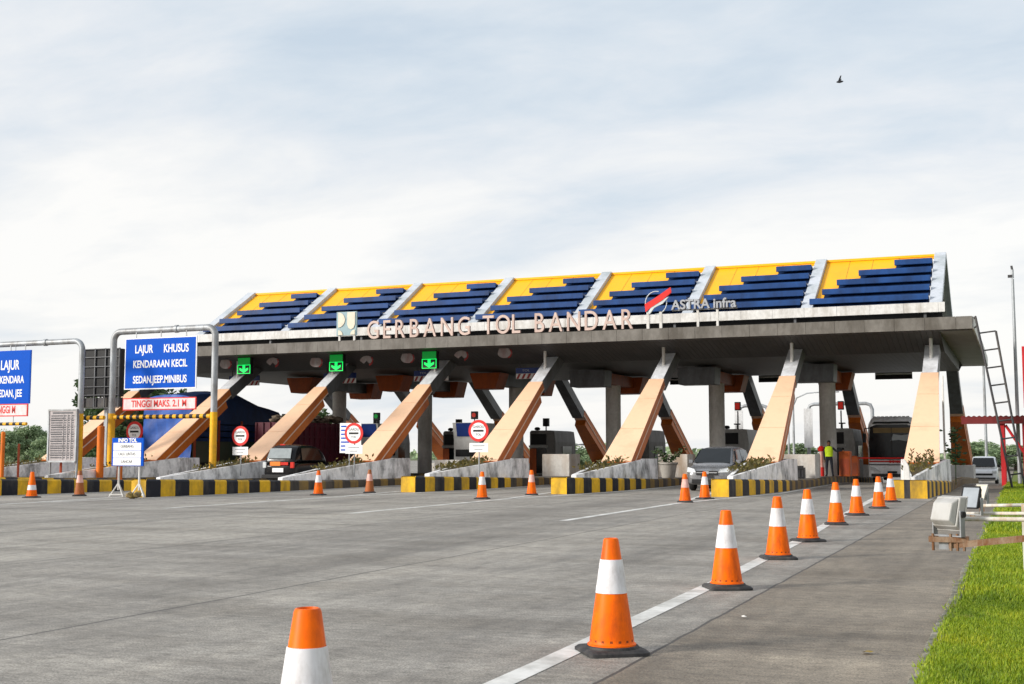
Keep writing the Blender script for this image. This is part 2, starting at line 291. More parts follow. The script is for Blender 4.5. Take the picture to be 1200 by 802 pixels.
# ------------------------------------------------------------------ mesh helpers
class MB:
    def __init__(s): s.v = []; s.f = []; s.m = []
    def face(s, pts, m=0):
        i = len(s.v); s.v += [tuple(p) for p in pts]; s.f.append(tuple(range(i, i+len(pts)))); s.m.append(m)
    def add(s, verts, faces, m=0):
        i = len(s.v); s.v += [tuple(p) for p in verts]
        for f in faces: s.f.append(tuple(i+k for k in f)); s.m.append(m)
    def box(s, x0, x1, y0, y1, z0, z1, m=0):
        v = [(x0, y0, z0), (x1, y0, z0), (x1, y1, z0), (x0, y1, z0), (x0, y0, z1), (x1, y0, z1), (x1, y1, z1), (x0, y1, z1)]
        s.add(v, [(0, 3, 2, 1), (4, 5, 6, 7), (0, 1, 5, 4), (1, 2, 6, 5), (2, 3, 7, 6), (3, 0, 4, 7)], m); return s
    def hexa(s, b, t, m=0):            # two quads, bottom and top, same winding
        s.add(list(b)+list(t), [(3, 2, 1, 0), (4, 5, 6, 7), (0, 1, 5, 4), (1, 2, 6, 5), (2, 3, 7, 6), (3, 0, 4, 7)], m); return s
    def prism(s, poly, axis, a, b, m=0):   # 2D polygon extruded along an axis
        def P(q, h): return {'x': (h, q[0], q[1]), 'y': (q[0], h, q[1]), 'z': (q[0], q[1], h)}[axis]
        n = len(poly)
        s.add([P(q, a) for q in poly]+[P(q, b) for q in poly],
              [tuple(range(n))[::-1], tuple(range(n, 2*n))]+[(i, (i+1) % n, n+(i+1) % n, n+i) for i in range(n)], m); return s
    def tube(s, pts, r, n=10, m=0, cap=True):
        pts = [Vector(p) for p in pts]; rs = r if isinstance(r, (list, tuple)) else [r]*len(pts)
        base = len(s.v); prev = None
        for k, p in enumerate(pts):
            d = (pts[min(k+1, len(pts)-1)]-pts[max(k-1, 0)]).normalized()
            a = d.orthogonal().normalized() if prev is None else (prev-d*prev.dot(d)).normalized()
            prev = a; b = d.cross(a)
            for i in range(n):
                t = 2*PI*i/n; s.v.append(tuple(p+(a*math.cos(t)+b*math.sin(t))*rs[k]))
        for k in range(len(pts)-1):
            for i in range(n):
                s.f.append((base+k*n+i, base+k*n+(i+1) % n, base+(k+1)*n+(i+1) % n, base+(k+1)*n+i)); s.m.append(m)
        if cap:
            s.f.append(tuple(base+i for i in range(n))[::-1]); s.m.append(m)
            s.f.append(tuple(base+(len(pts)-1)*n+i for i in range(n))); s.m.append(m)
        return s
    def lathe(s, prof, c=(0, 0, 0), n=32, m=0, cap=True, mf=None):
        base = len(s.v)
        for r, z in prof:
            for i in range(n):
                t = 2*PI*i/n; s.v.append((c[0]+r*math.cos(t), c[1]+r*math.sin(t), c[2]+z))
        for k in range(len(prof)-1):
            for i in range(n):
                s.f.append((base+k*n+i, base+k*n+(i+1) % n, base+(k+1)*n+(i+1) % n, base+(k+1)*n+i))
                s.m.append(mf(k, i) if mf else m)
        if cap:
            s.f.append(tuple(base+i for i in range(n))[::-1]); s.m.append(m)
            s.f.append(tuple(base+(len(prof)-1)*n+i for i in range(n))); s.m.append(m)
        return s
    def build(s, name, mats, parent=None, smooth=False, bevel=0, world=True, merge=False):
        if not isinstance(mats, (list, tuple)): mats = [mats]
        off = Vector((0, 0, 0))
        if parent is not None and world:
            q = parent
            while q: off += q.location; q = q.parent
        me = bpy.data.meshes.new(name)
        me.from_pydata([(a-off.x, b-off.y, c-off.z) for a, b, c in s.v], [], s.f)
        for m in mats: me.materials.append(M[m] if isinstance(m, str) else m)
        me.polygons.foreach_set('material_index', s.m)
        if merge:
            bm = bmesh.new(); bm.from_mesh(me); bmesh.ops.remove_doubles(bm, verts=bm.verts, dist=1e-4)
            bmesh.ops.recalc_face_normals(bm, faces=bm.faces); bm.to_mesh(me); bm.free()
        if smooth:
            me.polygons.foreach_set('use_smooth', [True]*len(me.polygons))
            try: me.set_sharp_from_angle(angle=math.radians(38))
            except Exception: pass
        me.update()
        o = bpy.data.objects.new(name, me); C.objects.link(o)
        if parent is not None: o.parent = parent
        if bevel:
            b = o.modifiers.new('bevel', 'BEVEL'); b.width = bevel; b.segments = 2; b.limit_method = 'ANGLE'; b.angle_limit = math.radians(40)
        return o
def tag(o, label=None, cat=None, group=None, kind=None):
    if label: o['label'] = label
    if cat: o['category'] = cat
    if group: o['group'] = group
    if kind: o['kind'] = kind
    return o
def thing(name, label, cat, loc=(0, 0, 0), group=None, rz=0):
    o = bpy.data.objects.new(name, None); C.objects.link(o); o.location = loc; o.rotation_euler = (0, 0, rz)
    o.empty_display_size = .3
    return tag(o, label, cat, group)
def kids(o): return [c for c in bpy.data.objects if c.parent == o]
def copy_tree(o, parent=None):
    c = o.copy(); C.objects.link(c)
    if parent is not None: c.parent = parent
    for ch in kids(o):
        if ch != c: copy_tree(ch, c)
    return c
def text(name, s, size, loc, m, parent=None, rot=(PI/2, 0, 0), ext=.008, align='CENTER', bold=0.0, sx=1.0, world=True, space=1.0, side=None):
    cu = bpy.data.curves.new(name, 'FONT'); cu.body = s; cu.size = size; cu.extrude = ext; cu.align_x = align; cu.align_y = 'CENTER'
    cu.offset = bold; cu.space_character = space
    tmp = bpy.data.objects.new('tmp', cu); C.objects.link(tmp)
    bpy.context.view_layer.update()
    me = bpy.data.meshes.new_from_object(tmp.evaluated_get(bpy.context.evaluated_depsgraph_get()))
    bpy.data.objects.remove(tmp)
    me.name = name; me.materials.clear(); me.materials.append(M[m])
    if side:
        me.materials.append(M[side])
        for p_ in me.polygons:
            if abs(p_.normal.z) < .5: p_.material_index = 1
    me.transform(Matrix.Diagonal((sx, 1, 1, 1)))
    o = bpy.data.objects.new(name, me); C.objects.link(o)
    off = Vector((0, 0, 0))
    if parent is not None:
        o.parent = parent
        if world:
            q = parent
            while q: off += q.location; q = q.parent
    o.location = Vector(loc)-off; o.rotation_euler = rot
    return o

# ------------------------------------------------------------------ layout of the plaza
SP = 5.95
XI = {i: -3.4-SP*(6-i) for i in range(-1, 7)}
YN = {6: 42.0, 5: 41.0, 4: 41.5, 3: 41.3, 2: 33.3, 1: 31.5, 0: 33.5, -1: 33.0}   # island noses
YE = 84.0
SLOPE = .596
def legz(y): return 1.25+SLOPE*(y-48.5)
YR = 65.7; ZR = legz(YR)               # ridge

# ------------------------------------------------------------------ ground, road, markings
ys = [-30, 0, 20, 40, 52, 60, 63, 66, 69, 72, 75, 78, 81, 84, 88, 100, 140]
def strip(name, x0, x1, dz, m, ylist=ys, kind='structure', thick=None):
    b = MB()
    for a, c in zip(ylist, ylist[1:]):
        b.face([(x0, a, profile(a)+dz), (x1, a, profile(a)+dz), (x1, c, profile(c)+dz), (x0, c, profile(c)+dz)])
    o = b.build(name, m, merge=True); return tag(o, kind=kind)
g = MB()
gy = ys+[400, 2500]
for a, c in zip(gy, gy[1:]):
    g.face([(-2500, a, profile(a)-.03), (2500, a, profile(a)-.03), (2500, c, profile(c)-.03), (-2500, c, profile(c)-.03)])
tag(g.build('ground', 'field', merge=True), kind='structure')
strip('road', -140, -.70, 0, 'road')
rd = MB(); rd.face([(-140, 140, -.62), (-.70, 140, -.62), (-.70, 900, -.62), (-140, 900, -.62)])
tag(rd.build('road_beyond', 'road'), kind='structure')
strip('verge', -.60, 40, .03, 'earth')
kb = MB()
rnd = random.Random(3); yk = -4.0
while yk < 70:                        # broken verge edging, piece by piece, one sheet of kerb
    L = rnd.uniform(.8, 1.2)
    j = rnd.uniform(-.009, .009); h = rnd.uniform(-.02, .02)
    z = profile(yk)
    kb.box(-.715+j*1.6, -.595+j*.4, yk, yk+L-.012, z-.1, z+.035+h)
    yk += L
tag(kb.build('kerb', 'edge', bevel=.015), kind='structure')
lm = MB()
def stroke(pts, w, dz=.004):
    for (x0, y0), (x1, y1) in zip(pts, pts[1:]):
        d = Vector((x1-x0, y1-y0, 0)).normalized(); n = Vector((-d.y, d.x, 0))*w/2
        k = max(1, int(abs(y1-y0)/3))
        for i in range(k):
            a = Vector((x0, y0, 0)).lerp(Vector((x1, y1, 0)), i/k); b = Vector((x0, y0, 0)).lerp(Vector((x1, y1, 0)), (i+1)/k)
            lm.face([(a.x-n.x, a.y-n.y, profile(a.y)+dz), (b.x-n.x, b.y-n.y, profile(b.y)+dz), (b.x+n.x, b.y+n.y, profile(b.y)+dz), (a.x+n.x, a.y+n.y, profile(a.y)+dz)])
stroke([(-3.1, -4), (-3.18, 8.4), (-3.28, 14.0), (-3.5, 20.9), (-3.8, 27), (-4.3, 38.9), (-4.75, 50), (-4.75, 84)], .19)
for i, y0 in ((5, 25.5), (4, 26.5), (3, 27), (2, 22), (1, 20)):
    x = XI[i]; n = YN[i]
    stroke([(x+.05, y0), (x, n-4.5)], .20)
    stroke([(x-.12, n-4.4), (x-1.25, n+4.5), (x-1.25, 84)], .19)
    stroke([(x+.12, n-4.4), (x+1.25, n+4.5), (x+1.25, 84)], .19)
a, b = gnd(143, 590.7), gnd(367, 582.7)
tag(lm.build('road_markings', 'line'), kind='structure')

# ------------------------------------------------------------------ islands with striped kerbs
ISL = {6: 'kerb island at the end of the cone line, white prow post on its nose',
       5: 'striped kerb island just right of the grey minivan, yellow nose facing the cones',
       4: 'striped kerb island left of the grey minivan, carrying the potted plant',
       3: 'striped kerb island with its nose right of the grimy brown cone',
       2: 'long black and yellow kerb island directly behind the small portable blue board',
       1: 'black and yellow kerb island at the left picture edge below the tariff board',
       0: 'kerb island carrying the left yellow gantry post, behind the portable board',
       -1: 'kerb island farthest left, carrying the thin rusty posts'}
def island(i):
    x = XI[i]; n = YN[i]; hw = 1.0 if i < 6 else .92; hn = .30 if i < 6 else .60
    # right outline from nose to end, then mirrored
    R = [(hn, n), (hw*.62+hn*.2, n+2.6), (hw, n+7.0)]
    y = n+7.0
    while y < YE-.01:
        y = min(YE, y+2.0); R.append((hw, y))
    def kh(yy): return .60-.25*min(1, max(0, (yy-n)/10.0))-(.04 if yy > n+12 else 0)
    b = MB()
    def side(sgn):
        acc = 0.0; k = 0
        for (a0, b0), (a1, b1) in zip(R, R[1:]):
            L = math.hypot(a1-a0, b1-b0); m = max(1, round(L/.62))
            for q in range(m):
                t0, t1 = q/m, (q+1)/m
                p0 = (x+sgn*(a0+(a1-a0)*t0), b0+(b1-b0)*t0); p1 = (x+sgn*(a0+(a1-a0)*t1), b0+(b1-b0)*t1)
                w = p0[1] > n+7.5
                mi = (2 if k % 2 else 3) if w else (0 if k % 2 else 1)
                k += 1
                # slightly battered face, a chamfer on the top edge
                z0, z1 = kh(p0[1])+profile(p0[1])*.8, kh(p1[1])+profile(p1[1])*.8
                ins = -sgn*.05
                b.face([(p0[0], p0[1], -.9 if p0[1] > 58 else -.05), (p1[0], p1[1], -.9 if p0[1] > 58 else -.05), (p1[0], p1[1], z1-.06), (p0[0], p0[1], z0-.06)], mi)
                b.face([(p0[0], p0[1], z0-.06), (p1[0], p1[1], z1-.06), (p1[0]+ins, p1[1], z1), (p0[0]+ins, p0[1], z0)], mi)
                inner = (x+sgn*max(.0, abs(p0[0]-x)-.22)); inner1 = (x+sgn*max(.0, abs(p1[0]-x)-.22))
                b.face([(p0[0]+ins, p0[1], z0), (p1[0]+ins, p1[1], z1), (inner1, p1[1], z1), (inner, p0[1], z0)], mi)
                b.face([(inner, p0[1], z0), (inner1, p1[1], z1), (x, p1[1], z1), (x, p0[1], z0)], 4)
    side(1); side(-1)
    z = kh(n)
    if i == 6:
        for xa, xb, mi in ((-hn, -.12, 0), (-.12, .07, 1), (.07, hn, 0)):
            b.face([(x+xa, n, -.05), (x+xb, n, -.05), (x+xb, n, z-.06), (x+xa, n, z-.06)], mi)
            b.face([(x+xa, n, z-.06), (x+xb, n, z-.06), (x+xb, n+.05, z), (x+xa, n+.05, z)], mi)
    else:
        b.face([(x-hn, n, -.05), (x+hn, n, -.05), (x+hn, n, z-.06), (x-hn, n, z-.06)], 0)
        b.face([(x-hn, n, z-.06), (x+hn, n, z-.06), (x+hn, n+.05, z), (x-hn, n+.05, z)], 0)
    b.face([(x-hw, YE, -.9), (x-hw, YE, kh(YE)-.5), (x+hw, YE, kh(YE)-.5), (x+hw, YE, -.9)], 4)
    t = thing('toll_island', ISL[i], 'kerb island', (x, n, 0), 'striped kerb islands of the toll lanes')
    b.build('striped_kerb', ['kerb_yellow', 'kerb_black', 'kerb_worn_yellow', 'kerb_worn_black', 'concrete_top'], t, bevel=0)
    return t
for i in range(-1, 7): island(i)
def islz(i, y): return .60-.25*min(1, max(0, (y-YN[i])/10.0))-(.04 if y > YN[i]+12 else 0)+profile(y)*.8

# ------------------------------------------------------------------ planters under the front legs
PL = {6: 'white walled wedge planter below the rightmost front leg, behind the white prow post',
      5: 'stained white wedge planter below the leg just right of the minivan',
      4: 'wedge planter with mouldy white wall, left of the potted plant',
      3: 'wedge planter with scuffed white wall behind the cone with the pink sleeve',
      2: 'low white wedge planter right of the black car tail',
      1: 'long stained wedge planter left of the black car tail, behind the yellow gantry post',
      0: 'broken grey wedge planter behind the portable blue board',
      -1: 'grey wedge planter behind the tariff board at far left'}
def shrub_mesh(rng, cx, cy, cz, w, d, h, n, leaf, slope=0):
    b = MB()
    for k in range(n):
        x = cx+rng.uniform(-w, w); y = cy+rng.uniform(-d, d); z0 = cz+(y-cy)*slope
        z = z0+abs(rng.gauss(0, .45))*h
        a = rng.uniform(0, 2*PI); t = rng.uniform(.2, 1.3); L = leaf*rng.uniform(.6, 1.4)
        dv = Vector((math.cos(a)*math.cos(t), math.sin(a)*math.cos(t), math.sin(t)))*L
        s = dv.orthogonal().normalized()*L*.22
        p = Vector((x, y, z))
        b.face([p, p+dv*.5+s, p+dv, p+dv*.5-s])
    return b
def planter(i):
    x = XI[i]; n = YN[i]; y0 = max(n+1.6, 41.8 if i <= 2 else n+1.6); y1, y2 = 49.8, 51.4
    t = thing('planter', PL[i], 'planter', (x, y0, islz(i, y0)), 'wedge planters at the leg feet')
    hw = .86; zt1 = 1.22
    def out(y): return .10+(hw-.10)*min(1, (y-y0)/(y1-y0))
    def top(y): return islz(i, y0)+.10+(zt1-islz(i, y0)-.10)*min(1, (y-y0)/(y1-y0))
    b = MB(); w = .13
    yy = [y0+(y1-y0)*k/10 for k in range(11)]+[y2]
    rng = random.Random(40+i)
    for sgn in (1, -1):
        for a, c in zip(yy, yy[1:]):
            oa, oc = out(a), out(c); ia, ic = max(.0, oa-w), max(.0, oc-w)
            za, zc = top(a), top(c)
            b.hexa([(x+sgn*oa*1.03, a, islz(i, a)-.05), (x+sgn*oc*1.03, c, islz(i, c)-.05), (x+sgn*ic, c, islz(i, c)-.05), (x+sgn*ia, a, islz(i, a)-.05)],
                   [(x+sgn*oa, a, za), (x+sgn*oc, c, zc), (x+sgn*ic, c, zc), (x+sgn*ia, a, za)])
    b.box(x-hw+w, x+hw-w, y2-w, y2, islz(i, y2)-.05, zt1)
    b.build('planter_wall', 'white_wall', t, merge=False)
    s = MB()
    for a, c in zip(yy[1:], yy[2:]):
        ia, ic = max(.02, out(a)-w), max(.02, out(c)-w)
        s.face([(x-ia, a, top(a)-.03), (x+ia, a, top(a)-.03), (x+ic, c, top(c)-.03), (x-ic, c, top(c)-.03)])
    s.build('planting_soil', 'soil', t)
    sl = (zt1-top(y0))/(y1-y0)
    leafmat = 'leaf_dry'
    ym = {6: 47.3, 5: 46.2, 4: 46.8, 3: 46.6, 2: 46.9, 1: 46.5, 0: 47, -1: 47}[i]
    dens = {6: 110, 5: 240, 4: 190, 3: 260, 2: 160, 1: 150, 0: 120, -1: 120}[i]
    sb = shrub_mesh(rng, x, ym, top(ym), .45, 2.3,   .17 if i != 6 else .25, dens, .17, sl)
    lp = sb.build('low_plants', leafmat, t); lp['kind'] = 'stuff'
for i in range(-1, 7): planter(i)
# white prow post on the right island
t = thing('prow_post', 'pointed white post standing on the black patch of the rightmost kerb nose', 'marker post', (XI[6]-.05, 42.1, .6))
b = MB(); xx = XI[6]-.03
b.hexa([(xx-.1, 42.06, .597), (xx+.1, 42.06, .597), (xx+.1, 42.3, .597), (xx-.1, 42.3, .597)], [(xx-.1, 42.06, 1.05), (xx+.06, 42.06, 1.05), (xx+.06, 42.3, 1.05), (xx-.1, 42.3, 1.05)])
b.hexa([(xx-.1, 42.06, 1.05), (xx+.06, 42.06, 1.05), (xx+.06, 42.3, 1.05), (xx-.1, 42.3, 1.05)], [(xx-.1, 42.06, 1.28), (xx-.04, 42.06, 1.24), (xx-.04, 42.3, 1.24), (xx-.1, 42.3, 1.28)])
b.build('post_body', 'white_panel', t)

# ------------------------------------------------------------------ toll gate: legs, ribs, canopy, roof
gate = thing('toll_gate', 'long toll gate with peach slanting legs and yellow and blue pitched roof', 'toll gate', (XI[3], 62, 0))
D = Vector((0, 1, SLOPE)).normalized(); NRM = Vector((0, -D.z, D.y))
def lbox(b, x, ya, yb, wa, wb, n0, n1, m, mirror=False, xo=0):
    """bar along the leg line from y=ya to yb (front line), half widths wa, wb, depth n0..n1 along the outward normal"""
    def P(dx, y, n):
        p = Vector((x+xo+dx, y, legz(y)))+NRM*n
        if mirror: p.y = 2*YR-p.y
        return p
    q = [P(-wa, ya, n0), P(wa, ya, n0), P(wa, ya, n1), P(-wa, ya, n1)]
    r = [P(-wb, yb, n0), P(wb, yb, n0), P(wb, yb, n1), P(-wb, yb, n1)]
    if mirror: q.reverse(); r.reverse()
    b.hexa(q, r, m)
def wid(y): return .63+(.345-.63)*min(1, (y-48.5)/6.2)
for i in range(-1, 7):
    x = XI[i]
    for mir in (False, True):
        b = MB(); yf = 48.3; yt = 54.55 if not mir else 53.6
        lbox(b, x, yf, yt, wid(yf)-.02, wid(yt)-.02, -.36, -.03, 1, mir)          # upper half of the side
        lbox(b, x, yf, yt, wid(yf)-.012, wid(yt)-.012, -.42, -.36, 3, mir)        # pale bead along the joint
        lbox(b, x, yf, yt-.5, wid(yf)-.035, wid(yt)-.03, -.82, -.42, 1, mir)      # lower half
        cuts = [yf, 50.6, 52.9, yt] if not mir else [yf, 51.2, yt]
        for a, c in zip(cuts, cuts[1:]):
            lbox(b, x, a+.012, c-.012, wid(a), wid(c), -.03, 0.0, 0, mir)         # face plates with open seams
        o = b.build('front_leg' if not mir else 'rear_leg', ['peach', 'orange_side', 'seam', 'pale_strip'], gate)
        c = MB()
        lbox(c, x, yt+.004, 58.6, wid(yt)-.03, .29, -.62, -.02, 0, mir)
        lbox(c, x, yt+.004, 58.6, wid(yt)-.05, .31, -.02, .0, 1, mir)
        c.build('upper_sleeve', ['alu_dark', 'sleeve'], o)
    # foot of the rear leg
    f = MB(); f.box(x-.75, x+.75, 2*YR-50.3, 2*YR-47.2, -.3, legz(47.9)-.2); f.build('rear_footing', 'concrete', gate, bevel=.02)
    # little post between fascia and leg
    p = MB(); p.tube([(x, 55.75, legz(55.75)-.1), (x, 55.75, 6.66)], .075, 10); p.build('hanger_post', 'white_panel', gate, smooth=True)
# flat canopy
XL, XR = -47.4, -1.62; YF, YB = 53.6, 72.2; ZS, ZT = 6.58, 7.05
b = MB(); b.box(XL, XR, YF, 77.5, ZT-.12, ZT); b.build('canopy_deck', 'fascia', gate)
b = MB()
x = XL; k = 0
while x < XR-.05:
    x2 = min(XR, x+1.22)
    b.box(x+.006, x2-.006, YF-.06, YF-.003, ZS-.02, ZT+.03)
    x = x2
b.box(XL, XR, YF-.003, YF+.08, ZS, ZT-.13, 1)
b.build('fascia', ['fascia', 'seam'], gate)
b = MB(); b.face([(XL, YF+.08, ZS+.01), (XL, YF+1.1, ZS+.01), (XR, YF+1.1, ZS+.01), (XR, YF+.08, ZS+.01)])
xr = -2.95; xl = -44.6
b.face([(xl, YF+1.1, ZS+.01), (xl-.7, 58.0, 5.98), (xr, 58.0, 5.98), (xr, YF+1.1, ZS+.01)])
b.face([(xl-.7, 58.0, 5.98), (xl-.7, YB, 5.98), (xr, YB, 5.98), (xr, 58.0, 5.98)])
b.face([(xl-.7, YB, 5.98), (xl, 76.4, ZS+.01), (xr, 76.4, ZS+.01), (xr, YB, 5.98)])
b.face([(xr, 58.0, 5.98), (xr, YB, 5.98), (xr, YB, ZS+.01), (xr, 58, ZS+.01)], 1)
b.face([(xr, YF+1.1, ZS+.01), (xr, 58, 5.98), (xr, 58, ZS+.01)], 1)
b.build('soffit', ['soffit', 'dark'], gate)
b = MB()
b.face([(xr, YF+1.1, ZS+.012), (xr, 77.4, ZS+.012), (XR, 77.4, ZS+.012), (XR, YF+1.1, ZS+.012)])
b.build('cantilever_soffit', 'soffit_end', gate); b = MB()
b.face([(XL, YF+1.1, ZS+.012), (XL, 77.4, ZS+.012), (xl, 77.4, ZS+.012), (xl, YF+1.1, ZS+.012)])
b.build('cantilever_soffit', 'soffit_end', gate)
b = MB()
y = YF
while y < 77.4:
    b.box(XR, XR+.06, y+.01, min(77.5, y+1.9)-.01, ZS-.03, ZT+.02); y += 1.9
b.build('end_fascia', 'white_panel', gate)
b = MB(); b.box(XL-.06, XL, YF, 77.5, ZS-.03, ZT+.02); b.build('end_fascia', 'white_panel', gate)
b = MB(); b.box(XL, XR, 77.5, 77.58, ZS, ZT+.03); b.build('rear_fascia', 'fascia', gate)
# columns and their capitals
for i in range(0, 6):
    x = XI[i]; y = 66.6
    b = MB(); b.lathe([(.43, -.3), (.43, 2.55), (.424, 2.552), (.424, 2.575), (.43, 2.577), (.43, 4.2), (.424, 4.202), (.424, 4.225), (.43, 4.227), (.43, 5.86)], (x, y, 0), 28)
    b.build('column', 'concrete', gate, smooth=True)
    fm = 'capital_orange' if i <= 2 else 'alu_dark'
    for (ya, yb, mm, z0, w0, w1, xo) in ((62.0, 63.3, fm, 4.98, .62 if i <= 2 else .95, .92 if i <= 2 else 1.0, 0), (69.2, 70.6, 'capital_orange', 4.92, .75, 1.0, 0)):
        b = MB(); b.hexa([(x-w0, ya, z0), (x+w0, ya, z0), (x+w0, yb, z0), (x-w0, yb, z0)], [(x-w1, ya, 5.87), (x+w1, ya, 5.87), (x+w1, yb, 5.87), (x-w1, yb, 5.87)])
        b.build('capital_box', mm, gate, bevel=.02)
    b = MB(); b.box(x-.45, x+.45, 63.31, 69.19, 5.25, 5.855); b.build('cap_beam', 'capital_orange' if i > 2 else 'alu_dark', gate)
# pitched roof
YE1 = 60.3
def roofP(x, y, n=0.0, back=False):
    p = Vector((x, y, legz(y)))+NRM*n
    if back: p.y = 2*YR-p.y
    return p
X0, X1 = XI[-1], XI[6]
for back in (False, True):
    b = MB(); q = [roofP(X0, YE1, -.14, back), roofP(X1, YE1, -.14, back), roofP(X1, YR-.04, -.14, back), roofP(X0, YR-.04, -.14, back)]
    r = [roofP(X0, YE1, -.05, back), roofP(X1, YE1, -.05, back), roofP(X1, YR-.04, -.05, back), roofP(X0, YR-.04, -.05, back)]
    b.hexa(q, r); b.build('roof_sheet', 'white_dull', gate)
for i in range(-1, 7):
    for back in (False, True):
        b = MB(); lbox(b, XI[i], 59.9, YR-.02, .28, .28, -.10, .20, 0, back)
        b.build('roof_rib', 'alu', gate, bevel=.015)
for i in range(-1, 6):
    xa, xb = XI[i]+.30, XI[i+1]-.30; W = xb-xa
    LY = YR-.1-YE1
    def rp(fx, s, n=0.0): return roofP(xa+W*fx, YR-.06-LY*s, n)
    # yellow field, its lower edge a long diagonal from the ridge at right to the eave at left
    P = [(0, 0), (1, 0), (1, .03), (.66, .20), (.60, .25), (.34, .42), (.18, .58), (.07, .76), (0, .90)]
    b = MB(); n = len(P)
    top = [rp(fx, s, .0) for fx, s in P]; bot = [rp(fx, s, -.045) for fx, s in P]
    b.add(bot+top, [tuple(range(n)), tuple(range(n, 2*n))[::-1]]+[(k, n+k, n+(k+1) % n, (k+1) % n) for k in range(n)])
    yo = b.build('yellow_panel', 'yellow_roof', gate)
    sm = MB()
    for fx in (.22, .44, .68):
        s1 = min(s for (f, s) in [(0, .86)]) if fx < 0 else {.22: .50, .44: .33, .68: .14}[fx]
        a0, a1 = rp(fx, .0, .004), rp(fx, s1, .004)
        sm.face([a0+Vector((-.008, 0, 0)), a1+Vector((-.008, 0, 0)), a1+Vector((.008, 0, 0)), a0+Vector((.008, 0, 0))])
    sm.build('panel_seam', 'seam', yo)
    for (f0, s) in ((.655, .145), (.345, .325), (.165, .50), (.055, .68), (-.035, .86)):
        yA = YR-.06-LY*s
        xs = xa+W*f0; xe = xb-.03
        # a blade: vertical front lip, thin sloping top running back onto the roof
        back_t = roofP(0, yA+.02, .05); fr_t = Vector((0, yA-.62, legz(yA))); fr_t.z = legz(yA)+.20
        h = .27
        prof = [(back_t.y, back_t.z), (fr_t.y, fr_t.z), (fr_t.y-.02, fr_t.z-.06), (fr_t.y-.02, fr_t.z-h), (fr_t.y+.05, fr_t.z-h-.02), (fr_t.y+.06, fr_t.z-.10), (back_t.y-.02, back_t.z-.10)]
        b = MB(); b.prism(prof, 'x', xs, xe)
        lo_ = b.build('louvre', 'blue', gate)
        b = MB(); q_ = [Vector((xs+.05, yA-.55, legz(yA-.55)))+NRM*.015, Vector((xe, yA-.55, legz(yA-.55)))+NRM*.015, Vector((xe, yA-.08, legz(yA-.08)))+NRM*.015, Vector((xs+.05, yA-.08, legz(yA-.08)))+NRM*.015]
        b.hexa(q_, [v+NRM*.025 for v in q_]); b.build('gap_shade_strip', 'tarp_and_gap_shade', lo_)  # dark strip painting in the shade of the gap below each blade
b = MB(); b.box(X0-.28, X1+.28, YR-.12, YR+.12, ZR-.03, ZR+.09); b.build('ridge_cap', 'yellow_roof', gate)
# pale eave band on short studs
b = MB(); x = X0-.75
while x < X1+.4:
    x2 = min(X1+.45, x+1.52); b.box(x+.006, x2-.006, 59.3, 59.42, 7.93, 8.38); x = x2
b.box(X0-.72, X1+.42, 59.42, 59.75, 7.98, 8.33)
b.build('eave_band', 'white_panel', gate)
b = MB(); b.box(X0-.72, X1+.42, 71.7, 72.1, 7.95, 8.36); b.build('eave_band', 'white_panel', gate)
for i in range(-1, 7):
    b = MB()
    for yy in (59.55, 71.85): b.box(XI[i]-.5, XI[i]-.38, yy-.06, yy+.06, ZT, 7.97)
    b.build('eave_stud', 'alu_dark', gate)
b = MB(); b.box(X0-.6, X1+.3, 60.0, 60.08, ZT+.01, 8.2); b.build('void_shade_panel', 'black', gate)  # black panel added so the gap under the band looks shaded
b = MB(); b.box(X0-.6, X1+.3, 71.3, 71.4, ZT+.01, 8.2); b.build('void_shade_panel', 'black', gate)
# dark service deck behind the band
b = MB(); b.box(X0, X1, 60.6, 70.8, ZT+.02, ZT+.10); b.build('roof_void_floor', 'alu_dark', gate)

# ------------------------------------------------------------------ lettering on the canopy front
def seat_on(px, py, Y): return at(px, py, Y)
sg = thing('gate_sign', 'cream capital letters reading GERBANG TOL BANDAR along the canopy front', 'sign', (at(585, 390, 53.55).x, 53.55, ZT+.03))
words = [('GERBANG', 431, 551), ('TOL', 566, 610), ('BANDAR', 627, 742)]
for w_, pa, pb in words:
    xa, xb = at(pa, 390, 53.55).x, at(pb, 385, 53.55).x
    # width per glyph: first letter larger
    sizes = [1.2]*len(w_)
    objs = []; tot = 0
    for ch, s in zip(w_, sizes):
        o = text('letter', ch, s*1.05, (0, 0, 0), 'letter_pink', sg, ext=.06, bold=.004, align='LEFT', side='letter_side')
        vs = [v.co for v in o.data.vertices]; lo = min(v.x for v in vs); hi = max(v.x for v in vs); zl = min(v.y for v in vs); zh = max(v.y for v in vs)
        o.data.transform(Matrix.Diagonal((.80, .90/(zh-zl), 1, 1)) @ Matrix.Translation((-lo, -zl, 0))); objs.append((o, (hi-lo)*.80)); tot += (hi-lo)*.80
    gap = ((xb-xa)-tot)/(len(w_)-1)
    x = xa
    for o, ww in objs:
        o.location = (x-sg.location.x, 0, .03); x += ww+gap
